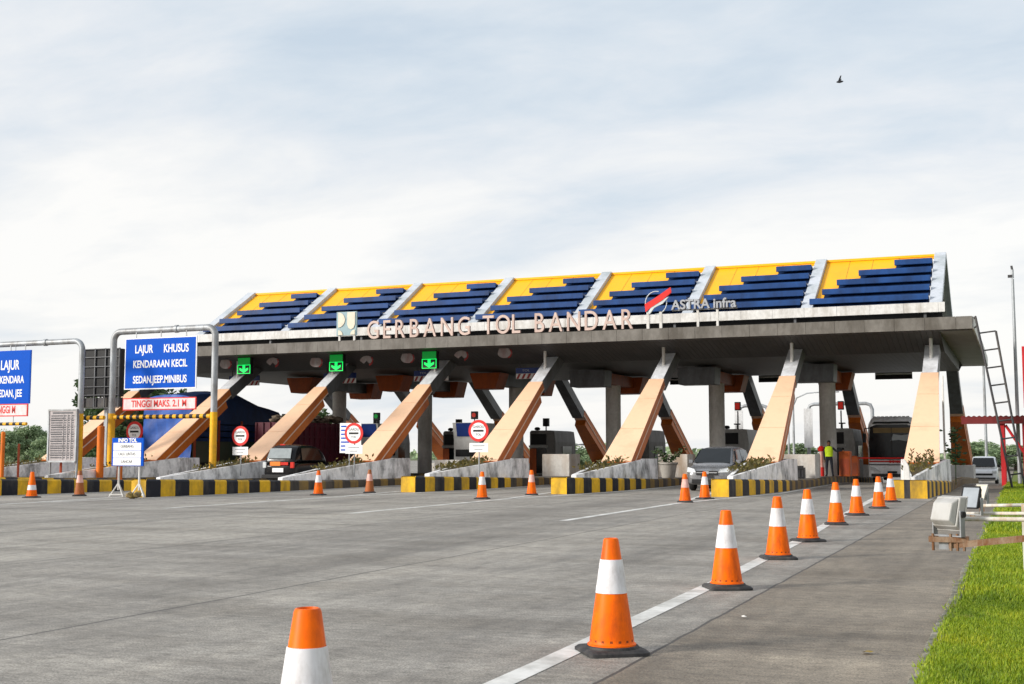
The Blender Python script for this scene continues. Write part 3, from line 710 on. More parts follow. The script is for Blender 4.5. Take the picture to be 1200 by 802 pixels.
# emblem board, pale rounded shapes on teal
pa, pb = at(394.5, 396, 53.5), at(418, 394, 53.5)
eb = thing('emblem_board', 'square teal emblem board with pale rounded shapes left of the big letters', 'emblem', ((pa.x+pb.x)/2, 53.5, ZT+.03))
w = pb.x-pa.x; z0 = ZT+.28; h = 1.2
b = MB(); b.box(pa.x, pb.x, 53.47, 53.57, z0, z0+h); b.build('board', 'emblem_teal', eb, bevel=.01)
b = MB()
def disc(b, cx, cz, r, y, a0, a1, n=16, th=.03, ri=0):
    pts = [(cx+r*math.cos(a0+(a1-a0)*k/n), cz+r*math.sin(a0+(a1-a0)*k/n)) for k in range(n+1)]
    pts += [(cx+ri*math.cos(a1+(a0-a1)*k/n), cz+ri*math.sin(a1+(a0-a1)*k/n)) for k in range(n+1)] if ri else [(cx, cz)]
    b.prism(pts, 'y', y-th, y)
disc(b, pa.x+.10*w, z0+.66*h, .33*w, 53.466, -PI/2, PI/2)
disc(b, pa.x+.10*w, z0+.02*h, .22*w, 53.466, 0.02, PI/2)
b.prism([(pa.x+.55*w, z0+h*.97), (pa.x+.93*w, z0+h*.97), (pa.x+.93*w, z0+h*.45), (pa.x+.86*w, z0+h*.3), (pa.x+.74*w, z0+h*.25), (pa.x+.62*w, z0+h*.3), (pa.x+.55*w, z0+h*.45)], 'y', 53.436, 53.466)
disc(b, pa.x+.93*w, z0+.02*h, .22*w, 53.466, PI/2, PI-.02)
b.build('emblem_shape', 'emblem_cream', eb)
for xx in (pa.x+.15, pb.x-.15):
    b = MB(); b.box(xx-.05, xx+.05, 53.5, 53.58, ZT+.02, z0); b.build('stand', 'white_panel', eb)
# red and silver swoosh emblem
pa = at(756, 372, 53.5)
em = thing('swoosh_emblem', 'round emblem with a red slanting stroke and silver swoosh above the canopy', 'emblem', (at(771, 372, 53.5).x, 53.5, ZT+.03))
def EP(px, py): q = at(px, py, 53.5); return (q.x, q.z)
b = MB(); b.prism([EP(757, 366), EP(756, 357), EP(766, 351), EP(786, 337), EP(787, 343), EP(777, 352), EP(763, 361)], 'y', 53.42, 53.52); b.build('red_stroke', 'swoosh_red', em)
b = MB(); b.prism([EP(759, 368), EP(763, 361), EP(772, 354), EP(784, 348), EP(777, 356), EP(767, 361), EP(762, 368)], 'y', 53.44, 53.53); b.build('silver_stroke', 'swoosh_silver', em)
c_ = EP(768.5, 355); R_ = .50
b = MB(); b.tube([(c_[0]+R_*math.cos(t), 53.54, c_[1]+R_*1.05*math.sin(t)) for t in [math.radians(a) for a in range(75, 235, 10)]], .022, 8)
b.tube([(c_[0]+R_*math.cos(t), 53.54, c_[1]+R_*1.05*math.sin(t)) for t in [math.radians(a) for a in range(-95, 20, 10)]], .022, 8); b.build('ring', 'swoosh_silver', em)
for px in (759, 774):
    q = EP(px, 368); b = MB(); b.box(q[0]-.06, q[0]+.06, 53.5, 53.62, ZT+.02, q[1]+.1); b.build('stand', 'white_panel', em)
q0, q1 = at(787, 361, 53.5), at(863, 358, 53.5)
ls = thing('operator_sign', 'small silver lettering on white stands right of the swoosh emblem', 'sign', ((q0.x+q1.x)/2, 53.5, ZT+.03))
tw = text('lettering', 'ASTRA infra', .60, ((q0.x+q1.x)/2, 53.5, 8.07), 'letter_grey', ls, ext=.06, bold=.012)
cw = max(v.co.x for v in tw.data.vertices)-min(v.co.x for v in tw.data.vertices); tw.scale = ((q1.x-q0.x)/cw, 1, 1)
tw2 = text('letter_back', 'ASTRA infra', .60, ((q0.x+q1.x)/2, 53.59, 8.07), 'letter_dark', ls, ext=.01, bold=.03); tw2.scale = tw.scale
for px in (817, 840):
    q = at(px, 372, 53.5); b = MB(); b.box(q.x-.05, q.x+.05, 53.6, 53.68, ZT+.02, 7.86); b.build('stand', 'white_panel', ls)
b = MB(); b.box(q0.x, q1.x, 53.61, 53.66, 7.84, 7.90); b.build('rail', 'letter_grey', ls)

# ------------------------------------------------------------------ lane arrow lights, lane boards, badges
ar = {1: 'lit green lane arrow box left of the others, over the truck lane', 2: 'lit green lane arrow box above the black car, between the two others', 3: 'lit green lane arrow box nearest the big letter word TOL'}
for k, (px, py) in {1: (286, 425), 2: (394, 424), 3: (503, 421)}.items():
    Y = 54.9; q = at(px, py, Y)
    t = thing('lane_arrow_light', ar[k], 'lane signal', (q.x, Y, ZS), 'green lane arrow lights under the canopy')
    hw, z1 = .40, 6.56; zc = 6.14; z0 = 5.66
    b = MB(); b.box(q.x-hw, q.x+hw, Y, Y+.30, z0, z1); b.build('housing', 'black', t, bevel=.02)
    b = MB(); b.box(q.x-hw+.02, q.x+hw-.02, Y-.02, Y-.001, zc+.02, z1-.05); b.build('upper_lamp', 'led_dim', t)
    a = MB(); y_ = Y-.015
    a.prism([(q.x-.075, zc-.02), (q.x-.075, z0+.24), (q.x-.27, z0+.32), (q.x-.27, z0+.21), (q.x, z0+.04), (q.x+.27, z0+.21), (q.x+.27, z0+.32), (q.x+.075, z0+.24), (q.x+.075, zc-.02)], 'y', Y-.022, Y-.002)
    a.build('arrow', 'green_led', t)
    a = MB()
    for (xa, xb, za, zb) in ((-hw, hw, zc-.03, zc), (-hw, hw, z0, z0+.03), (-hw, -hw+.03, z0+.03, zc-.03), (hw-.03, hw, z0+.03, zc-.03)):
        a.box(q.x+xa, q.x+xb, Y-.018, Y-.001, z0*0+za, zb)
    a.build('border', 'green_led', t)
LB = [(505, 440, 'blue lane board with red chevrons below the middle lane arrow light'),
      (398, 443, 'blue lane board half hidden by the leg above the black car'),
      (286, 446, 'blue lane board hanging beside the leg of the truck lane'),
      (626, 437, 'blue lane board with striped skirt left of the leg below the word BANDAR')]
for px, py, lab in LB:
    Y = 57.6; q = at(px, py, Y)
    t = thing('lane_board', lab, 'lane sign', (q.x, Y, 5.9), 'blue lane boards under the canopy')
    b = MB(); b.box(q.x-1.0, q.x+1.0, Y, Y+.06, q.z-.02, q.z+.26); b.build('board', 'booth_blue', t)
    text('board_text', 'TOL', .15, (q.x-.45, Y-.004, q.z+.12), 'letter_grey', t, ext=.002, sx=1.5)
    b = MB(); b.box(q.x-1.0, q.x+1.0, Y, Y+.04, q.z-.30, q.z-.03); b.build('skirt', 'white_panel', t)
    b = MB()
    for s in range(7):
        a = q.x-.98+s*.28; b.prism([(a, q.z-.29), (a+.13, q.z-.29), (a+.26, q.z-.04), (a+.13, q.z-.04)], 'y', Y-.006, Y-.001)
    b.build('chevron', 'badge_red', t)
    for sx_ in (-.8, .8):
        b = MB(); b.box(q.x+sx_-.03, q.x+sx_+.03, Y+.01, Y+.05, q.z+.26, 6.05); b.build('hanger', 'dark', t)
BD = [(265, 428, 0), (320, 426, 1), (371, 426, 0), (430, 424, 1), (478, 421, 0), (541, 418, 1), (592, 415, 0)]
BL = ['pale round badge left of the leftmost green arrow', 'pale curved badge right of the leftmost green arrow', 'pale badge left of the middle green arrow',
      'pale curved badge right of the middle green arrow', 'pale badge left of the rightmost green arrow', 'small pale badge beside the sleeve right of the rightmost arrow', 'pale badge with red rim farthest right under the canopy']
for (px, py, k), lab in zip(BD, BL):
    Y = 55.0; q = at(px, py, Y); r = .33
    t = thing('soffit_badge', lab, 'badge', (q.x, Y, q.z), 'pale badges on the canopy soffit')
    b = MB(); pts = []
    for s in range(17):
        a = PI+PI*s/16 if k == 0 else PI*s/16
        pts.append((q.x+r*math.cos(a)*1.15, q.z+.05+r*math.sin(a)*.75))
    b.prism(pts+([(q.x+r*.55, q.z+.28), (q.x-r*.9, q.z+.28)] if k == 0 else [(q.x-r*.5, q.z-.1), (q.x, q.z+.05), (q.x+r*.5, q.z-.1)]), 'y', Y-.05, Y); b.build('badge_face', 'badge', t)
    b = MB(); b.tube([(q.x+r*1.02*math.cos(a), Y-.02, q.z+.05+r*.8*math.sin(a)) for a in [math.radians(v) for v in (range(300, 400, 12) if k == 0 else range(-60, 40, 12))]], .045, 6); b.build('badge_rim', 'badge_red', t)
    b = MB(); b.box(q.x-.04, q.x+.04, Y+.001, Y+.05, q.z, 6.45); b.build('bracket', 'dark', t)
for px, py, lab in ((804, 445, 'black message panel with pale line under the canopy rear edge, left of the minivan column'), (909, 442, 'short black message panel partly hidden by the leg right of the minivan'), (1047, 438.5, 'black message panel with pale line hanging above the bus')):
    Y = 75.5; q = at(px, py, Y); t = thing('message_panel', lab, 'message sign', (q.x, Y, 5.9), 'black message panels at the rear of the canopy')
    b = MB(); b.box(q.x-1.05, q.x+1.05, Y, Y+.2, q.z+.045, q.z+.30); b.build('upper_panel', 'black', t)
    b = MB(); b.box(q.x-1.05, q.x+1.05, Y, Y+.2, q.z-.30, q.z-.045); b.build('lower_panel', 'black', t)
    b = MB(); b.box(q.x-1.05, q.x+1.05, Y+.02, Y+.18, q.z-.045, q.z+.045); b.build('pale_strip', 'sign_white', t)
    for s_ in (-.8, .8):
        b = MB(); b.box(q.x+s_-.05, q.x+s_+.05, Y+.05, Y+.15, q.z+.30, 6.6); b.build('hanger', 'dark', t)

# ------------------------------------------------------------------ booths
def booth_front(i, lab):
    x = XI[i]; y0, y1 = 59.6, 61.8; z0 = islz(i, 60); h = 2.75; w = .72
    t = thing('ticket_booth', lab, 'toll booth', (x, y0, z0), 'toll booths with blue tops')
    b = MB(); b.prism([(y0, z0), (y1, z0), (y1, z0+h), (y0-.25, z0+h), (y0-.05, z0+1.9)], 'x', x-w, x+w); b.build('booth_body', 'booth_pale', t, bevel=.02)
    b = MB(); b.prism([(y0-.28, z0+h-.02), (y0-.11, z0+2.02), (y0-.08, z0+2.02), (y0-.25, z0+h-.02)], 'x', x-w+.22, x+w-.12); b.build('blue_top', 'booth_blue', t)
    b = MB(); b.box(x-w+.1, x+w-.1, y0-.035, y0-.003, z0+.95, z0+1.8); b.build('front_window', 'glass', t)
    b = MB(); b.box(x+w+.002, x+w+.03, y0+.5, y1-.4, z0+1.0, z0+1.9); b.build('side_window', 'glass', t)
    b = MB(); b.tube([(x+.2, y0+.6, z0+h), (x+.2, y0+.6, z0+h+.22)], .03, 6); b.build('signal_post', 'dark', t)
    s = MB(); s.box(x+.02, x+.38, y0+.5, y0+.7, z0+h+.2, z0+h+.62); so = s.build('signal_head', 'black', t, bevel=.02)
    s = MB(); s.lathe([(.12, 0), (.12, .02)], (0, 0, 0), 14)
    col = 'led_dim' if i != 2 else 'signal_red'
    s.v = [(x+.2+a, y0+.497-c, z0+h+.42+b2) for a, b2, c in s.v]; s.build('signal_lens', col, so)
booth_front(0, 'front toll booth with blue top hidden behind the maroon truck'); booth_front(1, 'blue topped toll booth left of the leg above the grimy brown cone'); booth_front(2, 'blue topped toll booth behind the right-hand round sign')
def booth_rear(i, lab):
    x = XI[i]; y0, y1 = 70.9, 74.6; z0 = islz(i, 72); h = 2.72; w = .85
    t = thing('toll_booth', lab, 'toll booth', (x, y0, z0), 'grey rear toll booths')
    b = MB(); b.prism([(x-w, z0), (x+w, z0), (x+w, z0+2.0), (x+w-.1, z0+h-.05), (x+w-.35, z0+h), (x-w+.1, z0+h), (x-w, z0+h-.1)], 'y', y0, y1); b.build('booth_body', 'booth_grey' if i < 4 else 'booth_pale', t, bevel=.02)
    b = MB(); b.box(x-w+.1, x+.25, y0-.03, y0-.002, z0+1.85, z0+2.5); b.build('upper_opening', 'black', t)
    b = MB(); b.box(x-w+.15, x+.25, y0-.03, y0-.002, z0+.1, z0+1.62); b.build('door_opening', 'glass', t)
    b = MB(); b.box(x-w+.02, x-w+.45, y0-.06, y0-.032, z0, z0+1.6); b.build('door', 'booth_orange', t)
    b = MB(); b.box(x-w-.02, x+.35, y0-.12, y0-.002, z0+1.66, z0+1.8); b.build('counter_hood', 'booth_pale', t)
    b = MB(); b.box(x+w+.002, x+w+.03, y0+1.2, y1-.8, z0+.95, z0+1.75); b.build('side_window', 'glass', t)
    b = MB(); b.box(x+.12, x+.18, y0+.2, y0+.26, z0+h, z0+h+.25); b.box(x-.02, x+.32, y0+.1, y0+.38, z0+h+.25, z0+h+(.75 if i < 4 else .32)); b.build('signal_box', 'black', t)
    b = MB(); b.lathe([(.0, 0), (.16, .03), (.19, .12), (.12, .2), (0, .22)], (x-.5, y0+.4, z0+h), 12, cap=False); b.build('camera_dome', 'black', t, smooth=True)
RB = {1: 'grey toll booth with black signal box, left of the booth behind the right-hand round sign', 2: 'grey toll booth with rusty orange door behind the cone with the pink sleeve', 3: 'grey toll booth mostly hidden behind the leg left of the potted plant',
      4: 'pale toll booth standing behind the minivan roof', 5: 'pale toll booth right of the worker in the yellow vest', 0: 'rear toll booth hidden behind the maroon truck'}
for i, lab in RB.items(): booth_rear(i, lab)
# white concrete blocks on the islands at Y=58
WB = {5: 'stained white concrete block left of the worker in the yellow vest', 4: 'white concrete block behind the potted plant', 3: 'white concrete block right of the booth with the rusty orange door', 2: 'white concrete block behind the dry plants, under the grey booth'}
for i, lab in WB.items():
    x = XI[i]; z0 = islz(i, 58)
    b = MB(); b.box(x-.72, x+.72, 57.2, 58.8, z0-.02, 1.40 if i != 2 else 1.1)
    o = b.build('concrete_block', 'white_wall_clean', bevel=.03); tag(o, lab, 'concrete block', 'white concrete blocks on the toll islands')
# black crate in front of the block at the worker
i = 5; q = at(934, 555, 56.0); z0 = islz(5, 56)
t = thing('wire_crate', 'black wire crate in front of the stained white block', 'crate', (q.x, 56, z0))
b = MB()
for xx in (-.28, -.14, 0, .14, .28): b.box(q.x+xx-.015, q.x+xx+.015, 55.99, 56.02, z0, z0+.55)
b.box(q.x-.3, q.x+.3, 55.97, 56.0, z0+.42, z0+.58); b.box(q.x-.3, q.x+.3, 55.97, 55.99, z0+.02, z0+.07); b.build('front_grille', 'black', t)
b = MB(); b.box(q.x-.3, q.x+.3, 56.03, 56.5, z0+.02, z0+.5); b.build('crate_box', 'dark', t)
# potted plant
q = at(783, 555, 55.0); x, y = q.x, 55.0; z0 = islz(4, y)
t = thing('potted_plant', 'leafy plant in a pale cement pot beside the grey minivan', 'potted plant', (x, y, z0))
b = MB(); b.lathe([(.26, 0), (.30, .05), (.40, .60), (.45, .64), (.45, .72), (.38, .72), (.36, .62), (0, .62)], (x, y, z0), 24); b.build('pot', 'pot', t, smooth=True)
rng = random.Random(5); b = MB(); st = MB()
for k in range(9):
    a = rng.uniform(0, 2*PI); L = rng.uniform(.4, .95)
    tip = Vector((x+math.cos(a)*L*.75, y+math.sin(a)*L*.5, z0+.62+L*.75))
    st.tube([(x, y, z0+.6), ((x+tip.x)/2, (y+tip.y)/2, z0+.62+L*.5), tip], .014, 5)
    for j in range(16):
        p = Vector((x, y, z0+.62)).lerp(tip, rng.uniform(.4, 1.05))+Vector((rng.gauss(0, .06),)*3)
        d = Vector((rng.gauss(0, 1), rng.gauss(0, 1), rng.gauss(0, .6))).normalized()*.17; s = d.orthogonal().normalized()*.05
        b.face([p, p+d*.5+s, p+d, p+d*.5-s])
b.build('leaves', 'leaf', t); st.build('stem', 'bark', t)

# ------------------------------------------------------------------ traffic cones
def make_cone(kind):
    t = thing('traffic_cone', 'x', 'traffic cone', (0, 0, 0))
    b = MB(); s, r = .235, .05
    def rr(s, z):
        o = []
        for cx, cy, a0 in ((s-r, s-r, 0), (-s+r, s-r, PI/2), (-s+r, -s+r, PI), (s-r, -s+r, 1.5*PI)):
            for k in range(5):
                a = a0+PI/2*k/4; o.append((cx+r*math.cos(a), cy+r*math.sin(a), z))
        return o
    r0, r1, r2 = rr(s, 0), rr(s, .022), rr(s-.02, .04); n = len(r0)
    b.add(r0+r1+r2, [tuple(range(n))[::-1]]+[(k, (k+1) % n, n+(k+1) % n, n+k) for k in range(n)]+[(n+k, n+(k+1) % n, 2*n+(k+1) % n, 2*n+k) for k in range(n)]+[tuple(range(2*n, 3*n))])
    b.lathe([(.205, .0405), (.20, .056), (.185, .060)], (0, 0, 0), 32, cap=False)
    b.build('base', 'rubber', t, smooth=True, world=False)
    def R(z): return .172+(.058-.172)*(z-.06)/.80
    om = {'clean': 'cone_orange', 'pink': 'cone_orange', 'low': 'cone_orange', 'dirty': 'cone_dirty'}[kind]
    b = MB(); n = 48
    prof = [(.183, .058), (.183, .070), (R(.07)+.004, .072), (R(.10), .088), (R(.10), .106), (R(.86), .845), (R(.86)-.006, .858), (.045, .86), (.04, .845), (.035, .80)]
    b.lathe(prof, (0, 0, 0), n, cap=False, mf=lambda k, i: 1 if (k == 3 and i % 3 == 0) else 0)
    b.build('cone_body', [om, 'slot'], t, smooth=True, world=False)
    za, zb = (.45, .70) if kind != 'low' else (.26, .42)
    b = MB(); e = .004; b.lathe([(R(za)+.001, za-.001), (R(za)+e, za), (R((za+zb)/2)+e, (za+zb)/2), (R(zb)+e, zb), (R(zb)+.001, zb+.001)], (0, 0, 0), n, cap=False)
    b.build('reflective_sleeve', {'pink': 'cone_pink', 'dirty': 'cone_pink'}.get(kind, 'cone_white'), t, smooth=True, world=False)
    return t
protos = {}
CONES = [(gnd(357, 957), .3, 'clean', 'traffic cone cut off by the bottom picture edge'),
 (gnd(717, 765), .62, 'clean', 'largest fully visible traffic cone, standing over the white line in front'),
 (gnd(852, 690), .5, 'clean', 'second cone of the right-hand line, next after the largest one'),
 (gnd(912, 655), .4, 'clean', 'third cone of the right-hand line, beside the white line'),
 (gnd(947, 634.5), .7, 'clean', 'fourth cone of the right-hand line, left of the floodlights'),
 (gnd(980, 615), .2, 'clean', 'fifth cone of the right-hand line, counted from the largest'),
 (gnd(1004, 604), .5, 'clean', 'sixth cone of the right-hand line, in front of the bus'),
 (gnd(1030, 596), .3, 'clean', 'seventh cone of the right-hand line, close to the yellow kerb nose'),
 (gnd(1044, 588.5), .6, 'clean', 'cone touching the yellow kerb nose with the white prow post'),
 (gnd(803, 589), .3, 'pink', 'left one of the two cones in front of the minivan'),
 (gnd(826, 585), .9, 'clean', 'right one of the two cones in front of the minivan'),
 (gnd(623, 580.5), .4, 'pink', 'cone with a faded pink sleeve in front of the rusty door booth'),
 (gnd(565, 585), .2, 'clean', 'cone in front of the long wedge planter below the right-hand round sign'),
 (gnd(433, 578), .5, 'dirty', 'grimy brown cone in front of the low wedge planter'),
 (gnd(373, 580.5), .1, 'clean', 'bright cone below the black car tail'),
 (gnd(93, 581.5), .7, 'dirty', 'grimy brown cone left of the portable blue board'),
 (gnd(37, 583.5), .3, 'low', 'cone with a low narrow white sleeve at far left')]
for p, rz, kind, lab in CONES:
    if kind not in protos: protos[kind] = o = make_cone(kind)
    else: o = copy_tree(protos[kind])
    o.location = (p.x, p.y, .002); o.rotation_euler = (0, 0, rz); o.scale = (1, 1, 1+.015*math.sin(rz*37))
    tag(o, lab, 'traffic cone', 'orange traffic cones on the carriageway')

# ------------------------------------------------------------------ gantries with signs at left
def gantry(xl, xr, Y, zb, ztop, r, lab, ysplit, bow=True, left_post=True):
    t = thing('height_gantry', lab, 'gantry', (xr, Y, zb), 'pipe gantries over the small car lanes')
    for s, x in ((1, xl), (-1, xr)):
        if s == 1 and not left_post: continue
        b = MB(); b.lathe([(.26, 0), (.26, .03), (.15, .10), (r+.01, .16)], (x, Y, zb), 16); b.build('foot_plate', 'white_wall_clean', t)
        b = MB(); b.tube([(x, Y, zb+.05), (x, Y, ysplit)], r+.012, 16); b.build('yellow_post', 'pole_yellow', t, smooth=True)
    R = .42
    pts = [(xr, Y, ysplit-.02), (xr, Y, ztop-R)]+[(xr-R+R*math.cos(a), Y, ztop-R+R*math.sin(a)) for a in [math.radians(v) for v in range(10, 90, 10)]]+[(xr-R, Y, ztop)]
    if left_post:
        pts += [(xl+R, Y, ztop-.02)]+[(xl+R-R*math.sin(a), Y, ztop-.02-R+R*math.cos(a)) for a in [math.radians(v) for v in range(10, 100, 10)]]+[(xl, Y, ysplit-.02)]
    else: pts += [(xl, Y, ztop-.05)]
    b = MB(); b.tube(pts, r, 16); b.build('pipe_frame', 'steel', t, smooth=True)
    cl = MB(); cl.tube([(xr-2.2, Y, ztop-.004), (xr-2.05, Y, ztop-.004)], r+.03, 16); cl.build('pipe_collar', 'steel', t, smooth=True)
    return t
def stripe_bar(name, xa, xb, Y, z, r, lab, grp=None):
    b = MB(); n = int(abs(xb-xa)/.19); n += n % 2 == 0
    for k in range(n):
        a, c = xa+(xb-xa)*k/n, xa+(xb-xa)*(k+1)/n
        m = k % 2; sk = .07
        b.tube([(a, Y, z), (c, Y, z)], r, 12, m, cap=(k in (0, n-1)))
    o = b.build(name, ['pole_yellow', 'black'], None, smooth=True); return tag(o, lab, 'height bar', grp)
YG = 45.7
g0, g1 = at(129, 555, YG), at(249, 553, YG)
zt = at(240, 384, YG).z; zsp = at(249, 483, YG).z
gt = gantry(g0.x, g1.x, YG, g1.z, zt, .15, 'grey pipe gantry on yellow posts carrying the whole blue board', zsp)
def panel_sign(name, pa, pb, Y, m, border, lines, lab, cat, textm, grp, hang_to):
    # pa: top-left pixel, pb: bottom-right pixel
    q0, q1 = at(*pa, Y), at(*pb, Y)
    x0, x1 = q0.x, q1.x; z1, z0 = q0.z, q1.z
    t = thing(name, lab, cat, ((x0+x1)/2, Y, z0), grp)
    b = MB(); b.box(x0, x1, Y, Y+.05, z0, z1); b.build('panel', border, t)
    e = .05; b = MB(); b.box(x0+e, x1-e, Y-.008, Y-.001, z0+e, z1-e); b.build('panel_face', m, t)
    for s, fx, fz, size, sx_ in lines:
        text('sign_text', s, size, (x0+(x1-x0)*fx, Y-.012, z0+(z1-z0)*fz), textm, t, ext=.003, sx=sx_, bold=.010)
    if hang_to:
        for f in (.15, .5, .85):
            b = MB(); b.box(x0+(x1-x0)*f-.02, x0+(x1-x0)*f+.02, Y+.01, Y+.04, z1, hang_to); b.build('hanger', 'steel', t)
    return t
YS = YG-.22
panel_sign('lane_sign', (147, 397), (229.5, 455), YS, 'sign_blue', 'sign_white',
    [('LAJUR', .27, .77, .52, .72), ('KHUSUS', .72, .77, .52, .72), ('KENDARAAN KECIL', .5, .48, .47, .72), ('SEDAN.JEEP.MINIBUS', .5, .18, .47, .70)],
    'whole blue board with white words for small cars, hung from the nearer gantry', 'sign', 'sign_white', 'blue lane signs on gantries', zt-.1)
panel_sign('height_sign', (144, 467), (229.5, 480), YS+.004, 'sign_pink', 'sign_red', [('TINGGI MAKS. 2.1 M', .5, .5, .43, .80)],
    'white height limit strip with red letters below the whole blue board', 'sign', 'sign_red', 'height limit strips on gantries', None)
zb = at(190, 488.5, YG).z
stripe_bar('height_bar', g0.x+.16, g1.x-.16, YG, zb, .10, 'yellow and black height bar between the two yellow gantry posts', 'striped height bars')
# drop wires for the strip
# second gantry, mostly outside the frame
q = at(92, 555, 43.4); zt2 = at(88, 400, 43.4).z
gantry(q.x-7.2, q.x, 43.4, islz(0, 43.4), zt2, .13, 'grey pipe gantry cut by the left picture edge, post behind the tariff board', at(92, 485, 43.4).z)
YS2 = 43.15
a0 = at(-50, 407, YS2); w2 = at(35, 415, YS2).x
panel_sign('lane_sign', (-12, 412.2), (34.5, 473), YS2, 'sign_blue', 'sign_blue',
    [('LAJUR  KHUSUS', .93, .78, .60, .72), ('KENDARAAN KECIL', 1.02, .50, .50, .72), ('SEDAN, JEEP', .82, .20, .50, .72)][:0],
    'blue board cut off by the left picture edge, hung from the farther gantry', 'sign', 'sign_white', 'blue lane signs on gantries', zt2-.1)
ob = [o for o in bpy.data.objects if o.get('label', '').startswith('blue board cut off')][0]
for s, px, py, size in (('LAJUR KHUSUS', 4, 429, .62), ('KENDARAAN KECIL', 3, 446, .47), ('SEDAN, JEEP.MINIBUS', -1, 462, .47)):
    # the photo shows the left part of each line against the right end of the board
    q_ = at(px-3, py, YS2)
    text('sign_text', {'LAJUR KHUSUS': 'LAJUR', 'KENDARAAN KECIL': 'KENDARA', 'SEDAN, JEEP.MINIBUS': 'SEDAN, JEE'}[s], size, (q_.x, YS2-.012, q_.z), 'sign_white', ob, ext=.003, sx=.66, bold=.010, align='LEFT')
hs = panel_sign('height_sign', (-14, 474), (32, 488), YS2+.004, 'sign_pink', 'sign_red', [], 'white height limit strip with red letters cut by the left picture edge', 'sign', 'sign_red', 'height limit strips on gantries', None)
q_ = at(-7, 481, YS2); text('sign_text', 'TINGGI M', .47, (q_.x, YS2-.008, q_.z), 'sign_red', hs, ext=.003, sx=.62, bold=.01, align='LEFT')
a_, b_ = at(-70, 496, 43.3), at(31, 497, 43.3)
stripe_bar('height_bar', a_.x, b_.x, 43.3, at(15, 497, 43.3).z, .075, 'short black and yellow height bar at the left picture edge', 'striped height bars')
a_, b_ = at(95, 490, 45.2), at(122, 490.5, 45.2)
stripe_bar('height_bar', a_.x, b_.x, 45.2, a_.z, .10, 'short striped height bar joining the two neighbouring gantry posts', 'striped height bars')
# suspension rods so that strips and bars hang on something
for nm, x_, y_, z0_, z1_, lab in (('hanger_rod', at(16, 480, 43.3).x, 43.3, at(15, 497, 43.3).z, zt2, 'thin rod holding the short striped bar at the left edge'),):
    b = MB(); b.tube([(x_, y_, z0_), (x_, y_, z1_)], .012, 6); tag(b.build(nm, 'steel'), lab, 'rod')

# tariff notice board
Y = 42.6; q0, q1 = at(58, 481, Y), at(88, 541, Y)
t = thing('tariff_board', 'tall grey tariff board full of small print beside the gantry post', 'notice board', ((q0.x+q1.x)/2, Y, .4))
b = MB(); b.box(q0.x, q1.x, Y, Y+.06, q1.z, q0.z); b.build('board', 'board_grey', t, bevel=.01)
b = MB()
for (xa, xb, za, zb_) in ((q0.x-.05, q0.x+.02, q1.z, q0.z+.04), (q1.x-.02, q1.x+.04, q1.z, q0.z+.04), (q0.x+.021, q1.x-.021, q0.z-.03, q0.z+.04), (q0.x+.021, q1.x-.021, q1.z-.04, q1.z+.03)):
    b.box(xa, xb, Y-.03, Y+.09, za, zb_)
b.build('frame', 'steel', t)
rng = random.Random(9); b = MB(); W = q1.x-q0.x; Hh = q0.z-q1.z
for r_ in range(19):
    z = q0.z-.28-(Hh-.42)*r_/18
    if r_ % 3 == 2:
        b.box(q0.x+.07, q1.x-.07, Y-.012, Y-.002, z+.055, z+.062)
    x = q0.x+.10+rng.uniform(0, .05)
    while x < q0.x+W*.50:
        l = rng.uniform(.03, .09); b.box(x, x+l, Y-.012, Y-.002, z, z+.05); x += l+rng.uniform(.015, .03)
    for cx in (.58, .72, .86):
        l = rng.uniform(.07, .12); b.box(q0.x+W*cx-.03, q0.x+W*cx-.03+l, Y-.012, Y-.002, z, z+.05)
for cx in (.545, .69, .83): b.box(q0.x+W*cx-.005, q0.x+W*cx+.005, Y-.012, Y-.002, q1.z+.08, q0.z-.2)
b.box(q0.x+.2, q1.x-.2, Y-.012, Y-.002, q0.z-.16, q0.z-.09)
b.build('print', 'sign_grey', t)
for xx in (q0.x+.02, q1.x-.02):
    b = MB(); b.tube([(xx, Y+.13, islz(1, 42)-.1), (xx, Y+.13, q0.z)], .05, 10); b.build('post', 'steel', t)
# message sign seen from the side/back
Y = 47.2; q0, q1 = at(99, 410, Y), at(139, 478, Y)
t = thing('display_panel', 'dark electronic display panel seen from behind, left of the blue board', 'display', ((q0.x+q1.x)/2, Y, q1.z))
b = MB(); b.box(q0.x, q1.x, Y, Y+.35, q1.z+.55, q0.z); b.build('display_case', 'black', t, bevel=.02)
b = MB()
for f in (0, .33, .62, 1): x_ = q0.x+(q1.x-q0.x)*f; b.box(x_-.022, x_+.022, Y-.07, Y-.002, q1.z, q0.z+.03)
for f in (0, .22, .36, .52, .7, .86, 1): z_ = q1.z+(q0.z-q1.z)*f; b.box(q0.x-.05, q1.x+.05, Y-.10, Y-.071, z_-.016, z_+.016)
b.build('rear_grid', 'alu_dark', t)
b = MB(); b.box(q0.x, q1.x, Y+.05, Y+.3, q1.z+.05, q1.z+.5); b.build('lower_display', 'dark', t)
b = MB(); b.box((q0.x+q1.x)/2-.1, (q0.x+q1.x)/2+.1, Y+.37, Y+.55, -.02, q0.z-.3); b.build('support_post', 'steel', t)

